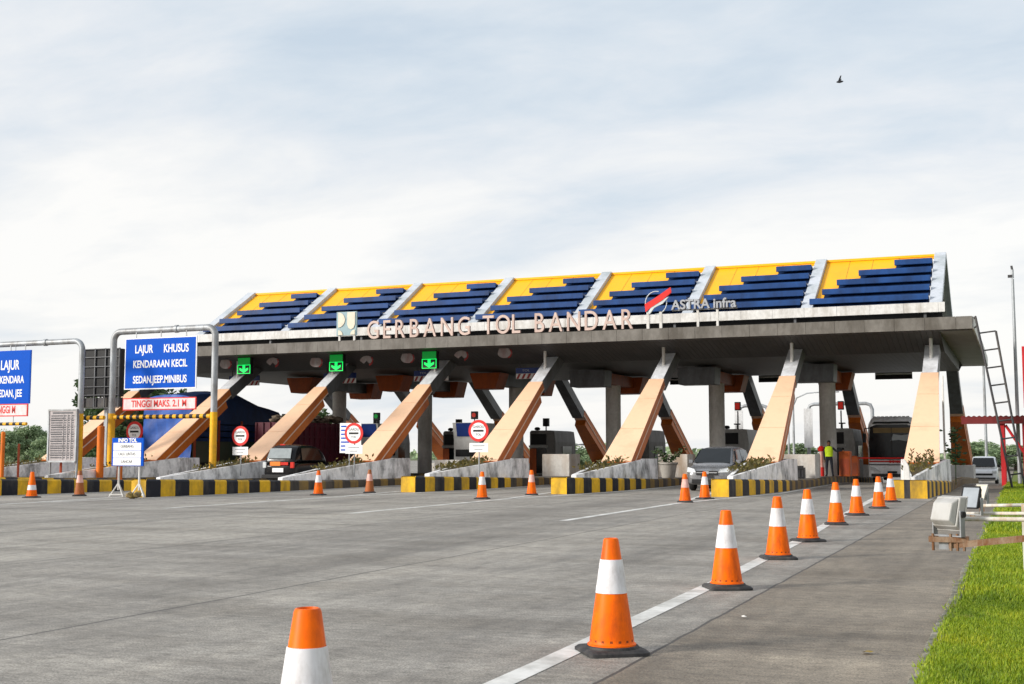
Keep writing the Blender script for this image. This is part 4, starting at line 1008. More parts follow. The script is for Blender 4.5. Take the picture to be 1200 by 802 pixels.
# portable blue information board
q = at(150, 579.5, 35.6); Y = 32.7
q0, q1 = at(131.5, 513.5, Y), at(167.5, 546.5, Y)
t = thing('portable_sign', 'small portable blue board with three white panels on tripod legs', 'portable sign', ((q0.x+q1.x)/2, Y, 0))
b = MB(); b.box(q0.x, q1.x, Y, Y+.05, q1.z, q0.z); bo = b.build('board', 'sign_blue', t, bevel=.006)
Hh = q0.z-q1.z; W = q1.x-q0.x
text('heading', 'INFO TOL', .17, ((q0.x+q1.x)/2, Y-.008, q0.z-.085), 'sign_white', t, ext=.003, bold=.006)
for k, s in enumerate(('GERBANG', 'LALU LINTAS', 'LANCAR')):
    za = q0.z-Hh*(.175+.272*k); zb_ = za-Hh*.255
    b = MB(); b.box(q0.x+.07, q1.x-.09, Y-.012, Y-.001, zb_, za); po = b.build('white_panel', 'sign_white', t)
    text('panel_text', s, .135, ((q0.x+q1.x)/2-.01, Y-.016, (za+zb_)/2), 'sign_grey', po, ext=.002, sx=.88)
for s, x in ((-1, q0.x+.25), (1, q1.x-.20)):
    b = MB(); b.tube([(x, Y+.08, .25), (x, Y+.08, q1.z+.3)], .035, 8)
    for a in (200, 340, 90):
        a = math.radians(a); b.tube([(x, Y+.08, .48), (x+.30*math.cos(a), Y+.08+.3*math.sin(a), .03)], .025, 8)
    b.tube([(x-.28, Y-.02, .10), (x+.28, Y-.02, .10)], .018, 6)
    b.build('tripod_leg', 'white_panel', t)
rng = random.Random(12)
for k in range(6):
    p = gnd(143+rng.uniform(0, 10), 585); r = rng.uniform(.10, .2)
    b = MB(); vs = []
    bm = bmesh.new(); bmesh.ops.create_icosphere(bm, subdivisions=1, radius=r)
    for v in bm.verts: v.co *= rng.uniform(.7, 1.15); v.co.z *= .7
    bm.verts.ensure_lookup_table()
    b.add([(v.co.x+p.x, v.co.y+p.y+.3, v.co.z+r*.6) for v in bm.verts], [[v.index for v in f.verts] for f in bm.faces]); bm.free()
    tag(b.build('broken_stone', 'stone'), 'lump of broken stone between the legs of the portable blue board', 'stone', 'broken stones under the portable board')

# orange and rusty posts at left
PO = [(117, 500, 551, 44.5, .16, 'pole_orange', 'thick bright orange post left of the left yellow gantry post'),
      (140, 530, 553, 44.6, .13, 'pole_orange', 'short red orange post behind the portable blue board'),
      (21, 521, 556, 42.5, .05, 'post_rust', 'thin rusty post, middle one of three at far left'),
      (2, 507, 556, 42.0, .09, 'pole_orange', 'orange post at the very left picture edge'),
      (71, 521, 556, 43.0, .055, 'post_rust', 'thin rusty post left of the tariff board')]
for px, pt, pb_, Y, r, m, lab in PO:
    a0, a1 = at(px, pb_, Y), at(px, pt, Y)
    b = MB(); b.tube([(a0.x, Y, .15), (a0.x, Y, a1.z)], r, 14); b.lathe([(r, 0), (r*.6, .03), (0, .04)], (a0.x, Y, a1.z), 14, cap=False)
    tag(b.build('marker_post', m, None, smooth=True), lab, 'post', 'marker posts on the left islands')
# round signs
RS = [(282, 511, 9.5, 'round red rimmed sign with black bar in front of the truck with railings', 46.3),
      (415, 508, 10.5, 'round red rimmed sign with black bar right of the maroon truck', 45.9),
      (561, 505, 11.5, 'round red rimmed sign with black bar in front of the blue topped booth', 45.2),
      (158, 506, 9.5, 'round red rimmed sign half hidden behind the portable blue board', 46.8)]
for px, py, rpx, lab, Y in RS:
    q = at(px, py, Y); r = (at(px+rpx, py, Y)-q).x*1.02
    t = thing('round_sign', lab, 'road sign', (q.x, Y, .8), 'round toll signs beside the legs')
    def ddisc(r_, y_, th, name, m):
        b = MB(); b.prism([(q.x+r_*math.cos(2*PI*k/36), q.z+r_*math.sin(2*PI*k/36)) for k in range(36)], 'y', y_-th, y_); return b.build(name, m, t)
    ddisc(r, Y, .03, 'sign_rim', 'sign_red'); ddisc(r*.74, Y-.031, .006, 'sign_face', 'sign_white')
    b = MB(); b.box(q.x-r*.52, q.x+r*.52, Y-.045, Y-.038, q.z-r*.09, q.z+r*.09); b.build('black_bar', 'black', t)
    text('sign_text', 'GARDU', r*.34, (q.x, Y-.042, q.z+r*.36), 'sign_grey', t, ext=.002); text('sign_text', 'TOL', r*.30, (q.x, Y-.042, q.z-r*.36), 'sign_grey', t, ext=.002)
    b = MB(); b.box(q.x-r*.92, q.x+r*.95, Y-.02, Y, q.z-r*1.95, q.z-r*1.12); b.build('lower_plate', 'sign_white', t)
    b = MB(); b.box(q.x-r*.6, q.x+r*.6, Y-.026, Y-.021, q.z-r*1.42, q.z-r*1.32); b.box(q.x-r*.4, q.x+r*.4, Y-.026, Y-.021, q.z-r*1.75, q.z-r*1.66); b.build('plate_text', 'letter_grey', t)
    b = MB(); b.tube([(q.x, Y+.05, .45), (q.x, Y+.05, q.z+r)], .03, 8); b.build('post', 'steel', t)
q = at(409, 500, 46.6); q2 = at(398, 531, 46.6)
t = thing('notice_board', 'white notice board with blue lines behind the round sign by the maroon truck', 'notice board', (q.x, 46.6, .8))
b = MB(); b.box(q2.x, q.x+.6, 46.6, 46.63, q2.z, at(409, 496, 46.6).z); b.build('board', 'sign_white', t)
b = MB()
for k in range(7): z = q2.z+.1+k*.17; b.box(q2.x+.06, q2.x+.06+random.uniform(.25, .5), 46.59, 46.599, z, z+.06)
b.build('print', 'sign_blue', t)
b = MB(); b.tube([(q.x, 46.66, .45), (q.x, 46.66, q2.z+.3)], .03, 8); b.build('post', 'steel', t)

# ------------------------------------------------------------------ vehicles
def wheel(parent, x, y, r, w, sgn):
    n = 24; b = MB()
    prof = [(r*.62, -w/2), (r*.93, -w/2), (r, -w/2+.03), (r, w/2-.03), (r*.93, w/2), (r*.62, w/2)]
    b.lathe(prof, (0, 0, 0), n, cap=True); b.v = [(x+c, y+a, r+bb) for a, bb, c in b.v]
    o = b.build('tyre', 'tyre', parent, smooth=True, world=False)
    b = MB(); b.lathe([(r*.6, 0), (r*.55, .02), (r*.2, .03), (0, .035)], (0, 0, 0), n, cap=False); b.v = [(x+sgn*(w/2+c), y+a, r+bb) for a, bb, c in b.v]
    b.build('rim', 'rim', o, world=False)
def loft(secs, m=0):
    b = MB(); n = len(secs[0]); base = 0
    for s in secs: b.v += [tuple(p) for p in s]
    for k in range(len(secs)-1):
        for i in range(n):
            b.f.append((k*n+i, k*n+(i+1) % n, (k+1)*n+(i+1) % n, (k+1)*n+i)); b.m.append(m)
    b.f.append(tuple(range(n))[::-1]); b.m.append(m); b.f.append(tuple(range((len(secs)-1)*n, len(secs)*n))); b.m.append(m)
    return b
def body_sec(y, zb, zt, w, wt):       # cross-section of the lower body, rounded
    return [(-w*.9, y, zb), (w*.9, y, zb), (w*.98, y, zb+.10), (w, y, zb+(zt-zb)*.5), (w*.985, y, zt-.12), (wt, y, zt-.02), (wt*.8, y, zt), (-wt*.8, y, zt), (-wt, y, zt-.02), (-w*.985, y, zt-.12), (-w, y, zb+(zt-zb)*.5), (-w*.98, y, zb+.10)]
def cab_sec(y, zb, zt, w, wt):
    return [(-w, y, zb), (w, y, zb), (w*.985, y, zb+(zt-zb)*.35), (wt*1.04, y, zt-.12), (wt*.93, y, zt-.03), (wt*.6, y, zt), (-wt*.6, y, zt), (-wt*.93, y, zt-.03), (-wt*1.04, y, zt-.12), (-w*.985, y, zb+(zt-zb)*.35)]
def finish(b, name, m, parent):
    o = b.build(name, m, parent, smooth=True, world=False, merge=True)
    s = o.modifiers.new('sub', 'SUBSURF'); s.levels = 2; s.render_levels = 2
    return o
def quad(name, pts, m, parent, th=.012):
    b = MB(); p = [Vector(q) for q in pts]; n = (p[1]-p[0]).cross(p[2]-p[0]).normalized()*th
    b.hexa(p, [q+n for q in p]); return b.build(name, m, parent, world=False)
# --- minivan, front towards the camera (local -Y)
mv = thing('minivan', 'grey minivan facing the camera between two kerb islands, behind a pair of cones', 'car', (-11.35, 46.6, 0), None)
mv.location.x = at(829, 577, 46.6).x
W = .86
bd = loft([body_sec(y, zb, zt, w, wt) for y, zb, zt, w, wt in ((-.02, .30, .70, .62, .58), (.06, .24, .80, .76, .70), (.25, .22, .90, .84, .76), (.9, .22, 1.02, .87, .80), (1.3, .22, 1.06, .87, .82), (2.6, .22, 1.08, .87, .83), (3.9, .22, 1.08, .87, .82), (4.4, .25, 1.05, .84, .78), (4.55, .34, .98, .76, .70))])
finish(bd, 'car_body', 'car_grey', mv)
cb = loft([cab_sec(y, zb, zt, w, wt) for y, zb, zt, w, wt in ((.72, .96, 1.02, .80, .78), (1.05, .98, 1.22, .82, .74), (1.62, .98, 1.60, .83, .67), (1.95, .98, 1.70, .83, .66), (3.0, .98, 1.73, .83, .66), (3.9, .98, 1.70, .83, .65), (4.25, .98, 1.60, .80, .62), (4.5, .98, 1.10, .76, .68))])
finish(cb, 'cabin', 'car_grey', mv)
quad('windscreen', [(-.71, .84, 1.085), (.71, .86, 1.075), (.585, 1.62, 1.63), (-.585, 1.62, 1.63)], 'screen_glass', mv, .02)
for s in (1, -1):
    pts = [(s*.845, 1.35, 1.12), (s*.845, 2.45, 1.12), (s*.70, 2.45, 1.60), (s*.70, 1.80, 1.58)]
    pts2 = [(s*.845, 2.52, 1.12), (s*.845, 4.0, 1.12), (s*.69, 3.85, 1.58), (s*.70, 2.52, 1.60)]
    for p in (pts, pts2): quad('side_window', p if s > 0 else p[::-1], 'glass', mv, .02)
    quad('headlight', [(s*.42, -.035, .70), (s*.80, .10, .72), (s*.83, .34, .90), (s*.50, .04, .83)] if s > 0 else [(-.50, .04, .83), (-.83, .34, .90), (-.80, .10, .72), (-.42, -.035, .70)], 'lamp_glass', mv, .03)
    b = MB(); b.box(s*.86, s*1.02, 1.22, 1.32, 1.06, 1.20); b.build('door_mirror', 'car_grey', mv, bevel=.02, world=False)
    for y in (.85, 3.65): wheel(mv, s*.76, y, .31, .19, s)
b = MB(); b.box(-.42, .42, -.06, -.015, .62, .78); b.build('grille', 'black', mv, world=False)
b = MB(); b.box(-.40, .40, -.078, -.061, .70, .73); b.box(-.08, .08, -.086, -.079, .66, .77); b.build('grille_bar', 'rim', mv, world=False)
b = MB(); b.box(-.60, .60, -.05, .05, .30, .46); b.build('lower_intake', 'black', mv, bevel=.02, world=False)
b = MB(); b.box(-.24, .24, -.07, -.045, .50, .61); b.build('number_plate', 'plate', mv, world=False)
# --- black car seen from the rear (local +Y is its front)
q = at(326, 557, 46.2)
bc = thing('black_car', 'black car seen from behind with orange stickers across its tailgate', 'car', (q.x, 46.2, 0))
bd = loft([body_sec(y, zb, zt, w, wt) for y, zb, zt, w, wt in ((-.02, .32, .92, .68, .64), (.08, .26, 1.02, .80, .76), (.4, .24, 1.06, .84, .80), (2.0, .24, 1.06, .84, .80), (3.0, .24, 1.02, .84, .78), (3.7, .26, .92, .80, .72), (3.95, .34, .75, .66, .6))])
finish(bd, 'car_body', 'car_black', bc)
cb = loft([cab_sec(y, zb, zt, w, wt) for y, zb, zt, w, wt in ((.04, .96, 1.10, .78, .74), (.16, .96, 1.48, .79, .68), (.42, .96, 1.80, .80, .63), (.9, .96, 1.84, .80, .63), (2.0, .96, 1.82, .80, .63), (2.5, .96, 1.66, .80, .66), (3.05, .96, 1.05, .78, .74))])
finish(cb, 'cabin', 'car_black', bc)
quad('rear_window', [(-.60, .035, 1.22), (.60, .035, 1.22), (.54, .22, 1.66), (-.54, .22, 1.66)], 'glass_pale', bc, .02)
for s in (1, -1):
    p = [(s*.83, .6, 1.14), (s*.83, 2.3, 1.14), (s*.69, 2.1, 1.66), (s*.69, .7, 1.66)]
    quad('side_window', p if s > 0 else p[::-1], 'glass', bc, .02)
    b = MB(); b.box(s*.62, s*.80, -.03, .06, .80, 1.06); b.build('tail_light', 'tail_red' if s > 0 else 'lamp_glass', bc, bevel=.02, world=False)
    for y in (.75, 3.1): wheel(bc, s*.74, y, .32, .2, s)
b = MB(); b.box(-.40, .12, -.05, -.02, .90, 1.08); b.build('orange_sticker', 'sticker_orange', bc, world=False)
b = MB(); b.box(.14, .52, -.05, -.02, .93, 1.06); b.build('red_sticker', 'tail_red', bc, world=False)
b = MB(); b.box(-.28, .28, -.05, -.02, .62, .80); b.build('number_plate', 'sign_white', bc, world=False)
b = MB(); b.box(-.80, .80, -.10, .10, .34, .52); b.build('bumper', 'black', bc, bevel=.03, world=False)
b = MB(); b.box(-.12, .12, .30, .36, 1.80, 1.85); b.build('brake_lamp', 'tail_red', bc, world=False)
# --- blue tarpaulin truck
Y0 = 53.2; qa, qb = at(168, 545, Y0), at(224, 545, Y0)
tr = thing('tarpaulin_truck', 'long truck with its cargo under blue tarpaulin and rusty side rails', 'truck', ((qa.x+qb.x)/2, Y0, 0))
x0, x1 = qa.x, qb.x; L = 8.6; zt = at(224, 462, Y0).z; zf = .95
b = MB(); b.box(x0+.05, x1-.05, Y0+.1, Y0+L, .55, zf); b.build('chassis', 'black', tr)
b = MB()
nx, nz = 10, 12; rng = random.Random(4)
for a in range(nx):
    for c in range(nz):
        def P(a, c):
            fx, fz = a/nx, c/nz; r_ = math.sin(a*2.3+c*.7)*.05+math.sin(c*1.9-a)*.035
            zz = zf-.2+(zt-zf+.2)*fz-(.25*(abs(fx-.5)*2)**3 if c == nz else 0)
            return (x0+(x1-x0)*fx, Y0-.05+r_+(.12 if c == nz else 0), zz)
        b.face([P(a, c), P(a+1, c), P(a+1, c+1), P(a, c+1)])
b.build('rear_tarpaulin', 'tarp_blue', tr, smooth=True, merge=True)
b = MB(); secs = []
for k in range(9):
    f = k/8; y = Y0+.08+L*f; hz = zt-.1+.35*math.sin(PI*min(1, f/.8))-max(0, f-.45)*1.0
    lo = zf+1.12
    secs.append([(x0, y, lo), (x1+.03, y, lo), (x1+.03, y, hz-.55+.05*math.sin(k*3)), (x1-.35, y, hz-.05+.04*math.sin(k*2)), ((x0+x1)/2, y, hz+.08), (x0+.4, y, hz-.05)])
b = loft(secs); b.build('top_tarpaulin', 'tarp_and_gap_shade', tr, smooth=True, merge=True)
b = MB(); b.box(x1-.06, x1, Y0+.1, Y0+L, zf, zf+1.15); b.box(x0, x0+.06, Y0+.1, Y0+L, zf, zf+1.15); b.build('side_board', 'truck_green', tr)
b = MB()
for z in (zf+1.3, zf+1.65, zf+2.0): b.box(x1-.02, x1+.03, Y0+.1, Y0+L, z, z+.06)
b.build('side_rail', 'truck_green', tr)
for k in range(5):
    y = Y0+.12+k*(L-.2)/4; b = MB(); b.box(x1+.001, x1+.09, y, y+.12, zf-.1, zf+2.25); b.build('side_stake', 'post_rust', tr)
b = MB(); b.box(x0+.1, x1-.05, Y0+L+.15, Y0+L+1.9, .6, 2.5); b.build('cab', 'car_white', tr, bevel=.1)
for yy in (Y0+1.5, Y0+2.7, Y0+L+.9):
    for s, xx in ((1, x1-.2), (-1, x0+.2)):
        b = MB(); b.lathe([(.3, -.14), (.5, -.14), (.5, .14), (.3, .14)], (0, 0, 0), 20); b.v = [(xx+c, yy+a, .5+bb) for a, bb, c in b.v]; b.build('wheel', 'tyre', tr, smooth=True)
b = MB(); b.box(x0+.1, x1-.1, Y0-.06, Y0-.0, .45, .62); b.build('bumper', 'post_rust', tr)
# --- maroon truck
Y0 = 54.4; q = at(342, 545, Y0); x1 = q.x; x0 = x1-2.3; L = 6.0
t2 = thing('maroon_truck', 'maroon open truck heaped with sacks behind the black car', 'truck', ((x0+x1)/2, Y0, 0))
zt = 3.05
b = MB(); b.box(x0, x1, Y0, Y0+L, .95, zt); b.build('cargo_body', 'truck_maroon', t2, bevel=.02)
b = MB()
for k in range(12): y = Y0+.1+k*(L-.2)/11; b.box(x1+.001, x1+.06, y-.04, y+.04, .97, zt-.01)
for z in (1.0, 1.6, 2.25, 2.85): b.box(x1+.001, x1+.045, Y0+.02, Y0+L-.02, z, z+.08)
for k in range(6): x = x0+.1+k*(x1-x0-.2)/5; b.box(x-.04, x+.04, Y0-.06, Y0-.001, .97, zt-.01)
b.build('body_rib', 'truck_maroon', t2)
b = MB(); rng = random.Random(8)
for k in range(60):
    c = Vector((rng.uniform(x0+.3, x1-.25), rng.uniform(Y0+.3, Y0+L-.3), zt+.05+rng.uniform(0, .28)))
    bm = bmesh.new(); bmesh.ops.create_icosphere(bm, subdivisions=1, radius=rng.uniform(.2, .36))
    for v in bm.verts: v.co.z *= .55; v.co *= rng.uniform(.85, 1.1)
    bm.verts.ensure_lookup_table(); b.add([v.co+c for v in bm.verts], [[v.index for v in f.verts] for f in bm.faces]); bm.free()
lo = b.build('heaped_sacks', 'load_brown', t2, smooth=True); lo['kind'] = 'stuff'
b = MB(); b.box(x0+.2, x1-.2, Y0+.1, Y0+L, .55, .94); b.build('chassis', 'black', t2)
b = MB(); b.box(x0+.1, x1-.1, Y0+L+.1, Y0+L+1.8, .6, 2.4); b.build('cab', 'truck_maroon', t2, bevel=.1)
for yy in (Y0+1.2, Y0+2.3, Y0+L+.9):
    for xx in (x1-.2, x0+.2):
        b = MB(); b.lathe([(.3, -.14), (.48, -.14), (.48, .14), (.3, .14)], (0, 0, 0), 20); b.v = [(xx+c, yy+a, .48+bb) for a, bb, c in b.v]; b.build('wheel', 'tyre', t2, smooth=True)
# --- bus
Y0 = 69.5; zr = profile(69.5)-.02
xc = (XI[5]+XI[6])/2-.02
bus = thing('bus', 'white coach with a wide black windscreen waiting in the right-hand lane', 'bus', (xc, Y0, zr))
hw = 1.25; H = 3.62
b = loft([[(-hw, y, .32), (hw, y, .32), (hw, y, zt_*.55), (hw-.02, y, zt_-.35), (hw-.16, y, zt_-.08), (hw-.4, y, zt_), (-hw+.4, y, zt_), (-hw+.16, y, zt_-.08), (-hw+.02, y, zt_-.35), (-hw, y, zt_*.55)] for y, zt_ in ((.0, 3.35), (.25, 3.56), (.6, 3.62), (11, 3.60))])
b.build('bus_body', 'bus_white', bus, smooth=True, world=False, bevel=.06)
b = MB(); b.prism([(-1.18, 1.28), (1.18, 1.28), (1.2, 2.2), (1.1, 3.05), (.8, 3.18), (-.8, 3.18), (-1.1, 3.05), (-1.2, 2.2)], 'y', -.05, -.002); b.build('windscreen', 'glass', bus, world=False)
b = MB(); b.box(-.95, .95, -.07, -.052, 2.72, 3.0); b.build('brown_reflection', 'reflection_brown', bus, world=False)  # brown band painted on the windscreen as a reflection
b = MB(); b.prism([(-.05, 2.30), (.35, 2.34), (.75, 2.28), (1.0, 2.42), (1.0, 2.66), (.5, 2.58), (.1, 2.66)], 'y', -.068, -.052); b.build('pale_reflection', 'reflection_pale', bus, world=False)  # pale patch standing for a reflection, painted onto the glass
b = MB(); b.box(-.015, .015, -.075, -.052, 1.3, 3.1); b.build('windscreen_bar', 'black', bus, world=False)
b = MB(); b.box(-1.22, 1.22, -.045, -.002, .98, 1.03); b.build('body_crease', 'dark', bus, world=False)
b = MB(); b.prism([(-1.0, 3.22), (1.0, 3.22), (.9, 3.34), (-.9, 3.34)], 'y', -.04, -.002); b.build('destination_box', 'black', bus, world=False)
b = MB()
for k in range(9): b.box(-1.0+k*.22, -1.0+k*.22+.15, .3, .5, 3.56, 3.64)
b.build('roof_marker', 'white_dull', bus, world=False)
b = MB(); b.box(-1.2, 1.2, -.03, -.002, 1.14, 1.22); b.build('red_stripe', 'sign_red', bus, world=False)
b = MB(); rng = random.Random(2); x = -.15
while x < 1.1: l = rng.uniform(.08, .16); b.box(x, x+l*.7, -.036, -.031, 1.10, 1.25); x += l
b.build('red_script', 'sign_red', bus, world=False)
for s in (1, -1):
    b = MB(); b.prism([(s*.62, .62), (s*1.14, .74), (s*1.18, .92), (s*.9, .84)], 'y', -.05, -.002); b.build('headlight', 'lamp_glass', bus, world=False)
    b = MB(); b.tube([(s*1.1, -.02, 3.0), (s*1.38, -.25, 2.95), (s*1.42, -.28, 2.7)], .03, 6); b.box(s*1.40-.09, s*1.40+.09, -.33, -.24, 2.2, 2.7); b.build('mirror', 'black', bus, world=False)
    b = MB(); b.box(s*1.25-.012, s*1.25+.012, .8, 10.6, 1.55, 2.75); b.build('side_window', 'glass', bus, world=False)
    for y in (2.2, 7.8): wheel(bus, s*1.1, y, .48, .28, s)
b = MB(); b.box(-1.1, 1.1, -.06, -.002, .36, .52); b.build('bumper_grille', 'dark', bus, world=False)
b = MB(); b.box(-.25, .25, -.08, -.061, .54, .66); b.build('number_plate', 'plate', bus, world=False)
for s in (-.55, .5):
    b = MB(); b.tube([(s-.4, -.07, 1.35), (s+.25, -.07, 1.75)], .012, 5); b.build('wiper', 'black', bus, world=False)
# --- white van beyond
Y0 = 86.5; q = at(1153, 563, Y0)
vn = thing('white_van', 'small white van approaching beyond the gate beside the grass verge', 'van', (q.x, Y0, profile(Y0)))
bd = loft([body_sec(y, zb, zt, w, wt) for y, zb, zt, w, wt in ((-.02, .30, .78, .66, .62), (.08, .25, .95, .82, .78), (.35, .22, 1.08, .86, .82), (1.0, .22, 1.12, .87, .84), (3.6, .22, 1.12, .87, .84), (3.9, .3, 1.05, .80, .76))])
finish(bd, 'van_body', 'car_white', vn)
cb = loft([cab_sec(y, zb, zt, w, wt) for y, zb, zt, w, wt in ((.22, 1.0, 1.10, .82, .8), (.55, 1.0, 1.45, .83, .76), (.95, 1.0, 1.76, .83, .72), (1.5, 1.0, 1.84, .83, .72), (3.5, 1.0, 1.84, .83, .72), (3.85, 1.0, 1.5, .8, .72))])
finish(cb, 'cabin', 'car_white', vn)
quad('windscreen', [(-.72, .20, 1.16), (.72, .20, 1.16), (.63, .78, 1.70), (-.63, .78, 1.70)], 'screen_glass', vn, .05)
b = MB(); b.box(-.55, .55, -.05, .0, .60, .72); b.build('grille', 'black', vn, world=False)
b = MB(); b.box(-.72, .72, -.06, .03, .34, .46); b.build('lower_intake', 'dark', vn, world=False)
for s in (1, -1):
    b = MB(); b.box(min(s*.52, s*.80), max(s*.52, s*.80), -.02, .1, .74, .92); b.build('headlight', 'lamp_glass', vn, bevel=.03, world=False)
    b = MB(); b.box(min(s*.86, s*1.0), max(s*.86, s*1.0), .5, .6, 1.12, 1.3); b.build('door_mirror', 'black', vn, world=False)
    quad('side_window', ([(s*.85, .9, 1.18), (s*.85, 3.4, 1.18), (s*.75, 3.4, 1.7), (s*.75, 1.1, 1.7)])[::1 if s > 0 else -1], 'glass', vn, .02)
    for y in (.8, 3.1): wheel(vn, s*.76, y, .30, .19, s)
# --- pale truck roof seen beyond the block by the worker
Y0 = 92; q = at(930, 534, Y0)
wt_ = thing('parked_pickup', 'pale pickup truck far behind the stained white block', 'truck', (q.x, Y0, profile(Y0)))
b = MB(); b.box(-1.0, 1.0, 0, 4.6, .4, 1.15); b.build('truck_body', 'car_white', wt_, bevel=.08, world=False)
b = MB(); b.prism([(.4, 1.15), (2.2, 1.15), (2.0, 1.95), (.9, 1.95)], 'x', -.9, .9); b.build('cab', 'car_white', wt_, bevel=.08, world=False)
quad('windscreen', [(-.75, .47, 1.22), (.75, .47, 1.22), (.7, .84, 1.85), (-.7, .84, 1.85)], 'glass', wt_, .05)
for s in (1, -1):
    for y in (.8, 3.6): wheel(wt_, s*.85, y, .36, .22, s)

# ------------------------------------------------------------------ worker in the yellow vest
Yp = 62.2; q = at(972, 556, Yp); zp = islz(5, Yp)
pr = thing('person', 'worker in yellow vest and dark clothes with one arm on an orange cabinet', 'person', (q.x, Yp, zp))
def skin_body(verts, edges, radii, name, m, parent, root=0):
    me = bpy.data.meshes.new(name); me.from_pydata(verts, edges, [])
    o = bpy.data.objects.new(name, me); C.objects.link(o); o.parent = parent
    sk = o.modifiers.new('skin', 'SKIN'); sk.use_smooth_shade = True
    ss = o.modifiers.new('sub', 'SUBSURF'); ss.levels = 1; ss.render_levels = 2
    for k, r in enumerate(radii):
        me.skin_vertices[0].data[k].radius = (r, r) if not isinstance(r, tuple) else r
        me.skin_vertices[0].data[k].use_root = (k == root)
    me.materials.append(M[m]); return o
V = [(0, 0, .93), (0, 0, 1.12), (0, .0, 1.34), (0, 0, 1.48), (0, -.01, 1.60), (0, -.01, 1.70),
     (-.19, 0, 1.40), (-.24, .03, 1.14), (-.22, -.05, .90), (-.21, -.07, .80),
     (.19, 0, 1.40), (.36, -.04, 1.24), (.56, -.10, 1.26), (.66, -.12, 1.27),
     (-.10, 0, .88), (-.12, -.02, .48), (-.13, .03, .08), (-.14, -.12, .04),
     (.10, 0, .88), (.13, -.03, .48), (.16, .03, .08), (.18, -.12, .04)]
E_ = [(0, 1), (1, 2), (2, 3), (3, 4), (4, 5), (2, 6), (6, 7), (7, 8), (8, 9), (2, 10), (10, 11), (11, 12), (12, 13), (0, 14), (14, 15), (15, 16), (16, 17), (0, 18), (18, 19), (19, 20), (20, 21)]
Rr = [(.15, .11), (.14, .10), (.16, .11), .055, .085, .075, .07, .052, .042, .035, .07, .052, .042, .035, .095, .07, .05, .04, .095, .07, .05, .04]
skin_body(V, E_, Rr, 'body', 'cloth_dark', pr)
b = MB()
secs = [[(w_*math.cos(a), d_*math.sin(a), z) for a in [2*PI*k/16 for k in range(16)]] for z, w_, d_ in ((.98, .185, .15), (1.15, .19, .15), (1.32, .215, .155), (1.44, .19, .13), (1.49, .10, .09))]
b = loft(secs); b.build('vest', 'vest', pr, smooth=True, world=False)
b = loft([[(w_*math.cos(a), -.01+d_*math.sin(a), z) for a in [2*PI*k/14 for k in range(14)]] for z, w_, d_ in ((1.52, .055, .06), (1.57, .075, .088), (1.63, .084, .10), (1.69, .08, .095))]); b.build('face', 'skin', pr, smooth=True, world=False)
b = loft([[(w_*math.cos(a), .0+d_*math.sin(a), z) for a in [2*PI*k/14 for k in range(14)]] for z, w_, d_ in ((1.60, .082, .085), (1.66, .094, .105), (1.73, .088, .10), (1.77, .05, .055))]); b.build('hair', 'hair', pr, smooth=True, world=False)
for (hx, hy, hz, dx) in ((-.21, -.075, .78, 0), (.68, -.125, 1.27, 1)):
    b = MB()
    b.tube([(hx, hy, hz+.03*(1-dx)), (hx+.045*dx, hy, hz-.045*(1-dx))], [.03, .04], 8)
    for k in range(4):
        o_ = (k-1.5)*.02; L_ = (.055, .065, .062, .05)[k]
        b.tube([(hx+.045*dx+(0 if dx else 0), hy+o_, hz-.045*(1-dx)), (hx+.045*dx+L_*dx*.8, hy+o_, hz-.045*(1-dx)-L_*(.8 if not dx else .15)), (hx+.045*dx+L_*dx, hy+o_-.01, hz-.045*(1-dx)-L_*(1.1 if not dx else .5))], .0095, 6)
    b.tube([(hx+.01*dx, hy-.035, hz-.01), (hx+.04*dx+.01, hy-.06, hz-.03)], .011, 6)
    b.build('hand', 'skin', pr, smooth=True, world=False)
for s in (-.145, .185):
    b = MB(); b.lathe([(.05, 0), (.055, .02), (.045, .06), (.03, .08)], (0, 0, 0), 12); b.v = [(s+a, -.06+c*2.4, z) for a, c, z in b.v]; b.build('shoe', 'black', pr, smooth=True, world=False)
# orange cabinets right of the worker and a small post to their left
for px, Y, w_, h_, lab in ((990, 62.6, .27, 1.25, 'tall orange cabinet under the hand of the worker'), (1001, 66.0, .20, 1.0, 'lower orange cabinet behind the one the worker touches')):
    q = at(px, 556, Y); z0 = islz(5, Y); t = thing('orange_cabinet', lab, 'cabinet', (q.x, Y, z0), 'orange cabinets on the toll island')
    b = MB(); b.box(q.x-w_, q.x+w_, Y, Y+.7, z0, z0+h_); b.build('cabinet_body', 'booth_orange', t, bevel=.03)
    b = MB(); b.box(q.x-w_+.06, q.x+w_-.06, Y-.015, Y-.001, z0+.1, z0+h_*.7); b.build('cabinet_door', 'post_rust', t)
q = at(963, 556, 63.2); b = MB(); b.tube([(q.x, 63.2, islz(5, 63)), (q.x, 63.2, islz(5, 63)+.45)], .13, 10, 1); b.tube([(q.x, 63.2, islz(5, 63)+.45), (q.x, 63.2, islz(5, 63)+1.25)], .10, 10, 0); b.lathe([(.15, 0), (.19, .12), (.1, .25), (0, .28)], (q.x, 63.2, islz(5, 63)+1.25), 12, 1, cap=False)
tag(b.build('barrier_post', ['cone_pink', 'sign_red'], None, smooth=True), 'pink and red post left of the worker, at the column foot', 'post')
# barrier arm to the bus
q0, q1 = at(1000, 537, 66.5), at(1062, 538, 66.5)
b = MB(); b.tube([(q0.x, 66.5, q0.z), (q1.x+.3, 66.5, q0.z)], .035, 8); 
t = thing('lane_barrier', 'thin red and white barrier arm lowered in front of the bus', 'barrier', (q0.x, 66.5, islz(5, 66.5)))
b.build('barrier_arm', 'sign_red', t); c = MB(); c.box(q0.x-.18, q0.x+.18, 66.4, 66.75, islz(5, 66.5), q0.z+.12); c.build('barrier_cabinet', 'booth_orange', t, bevel=.02)

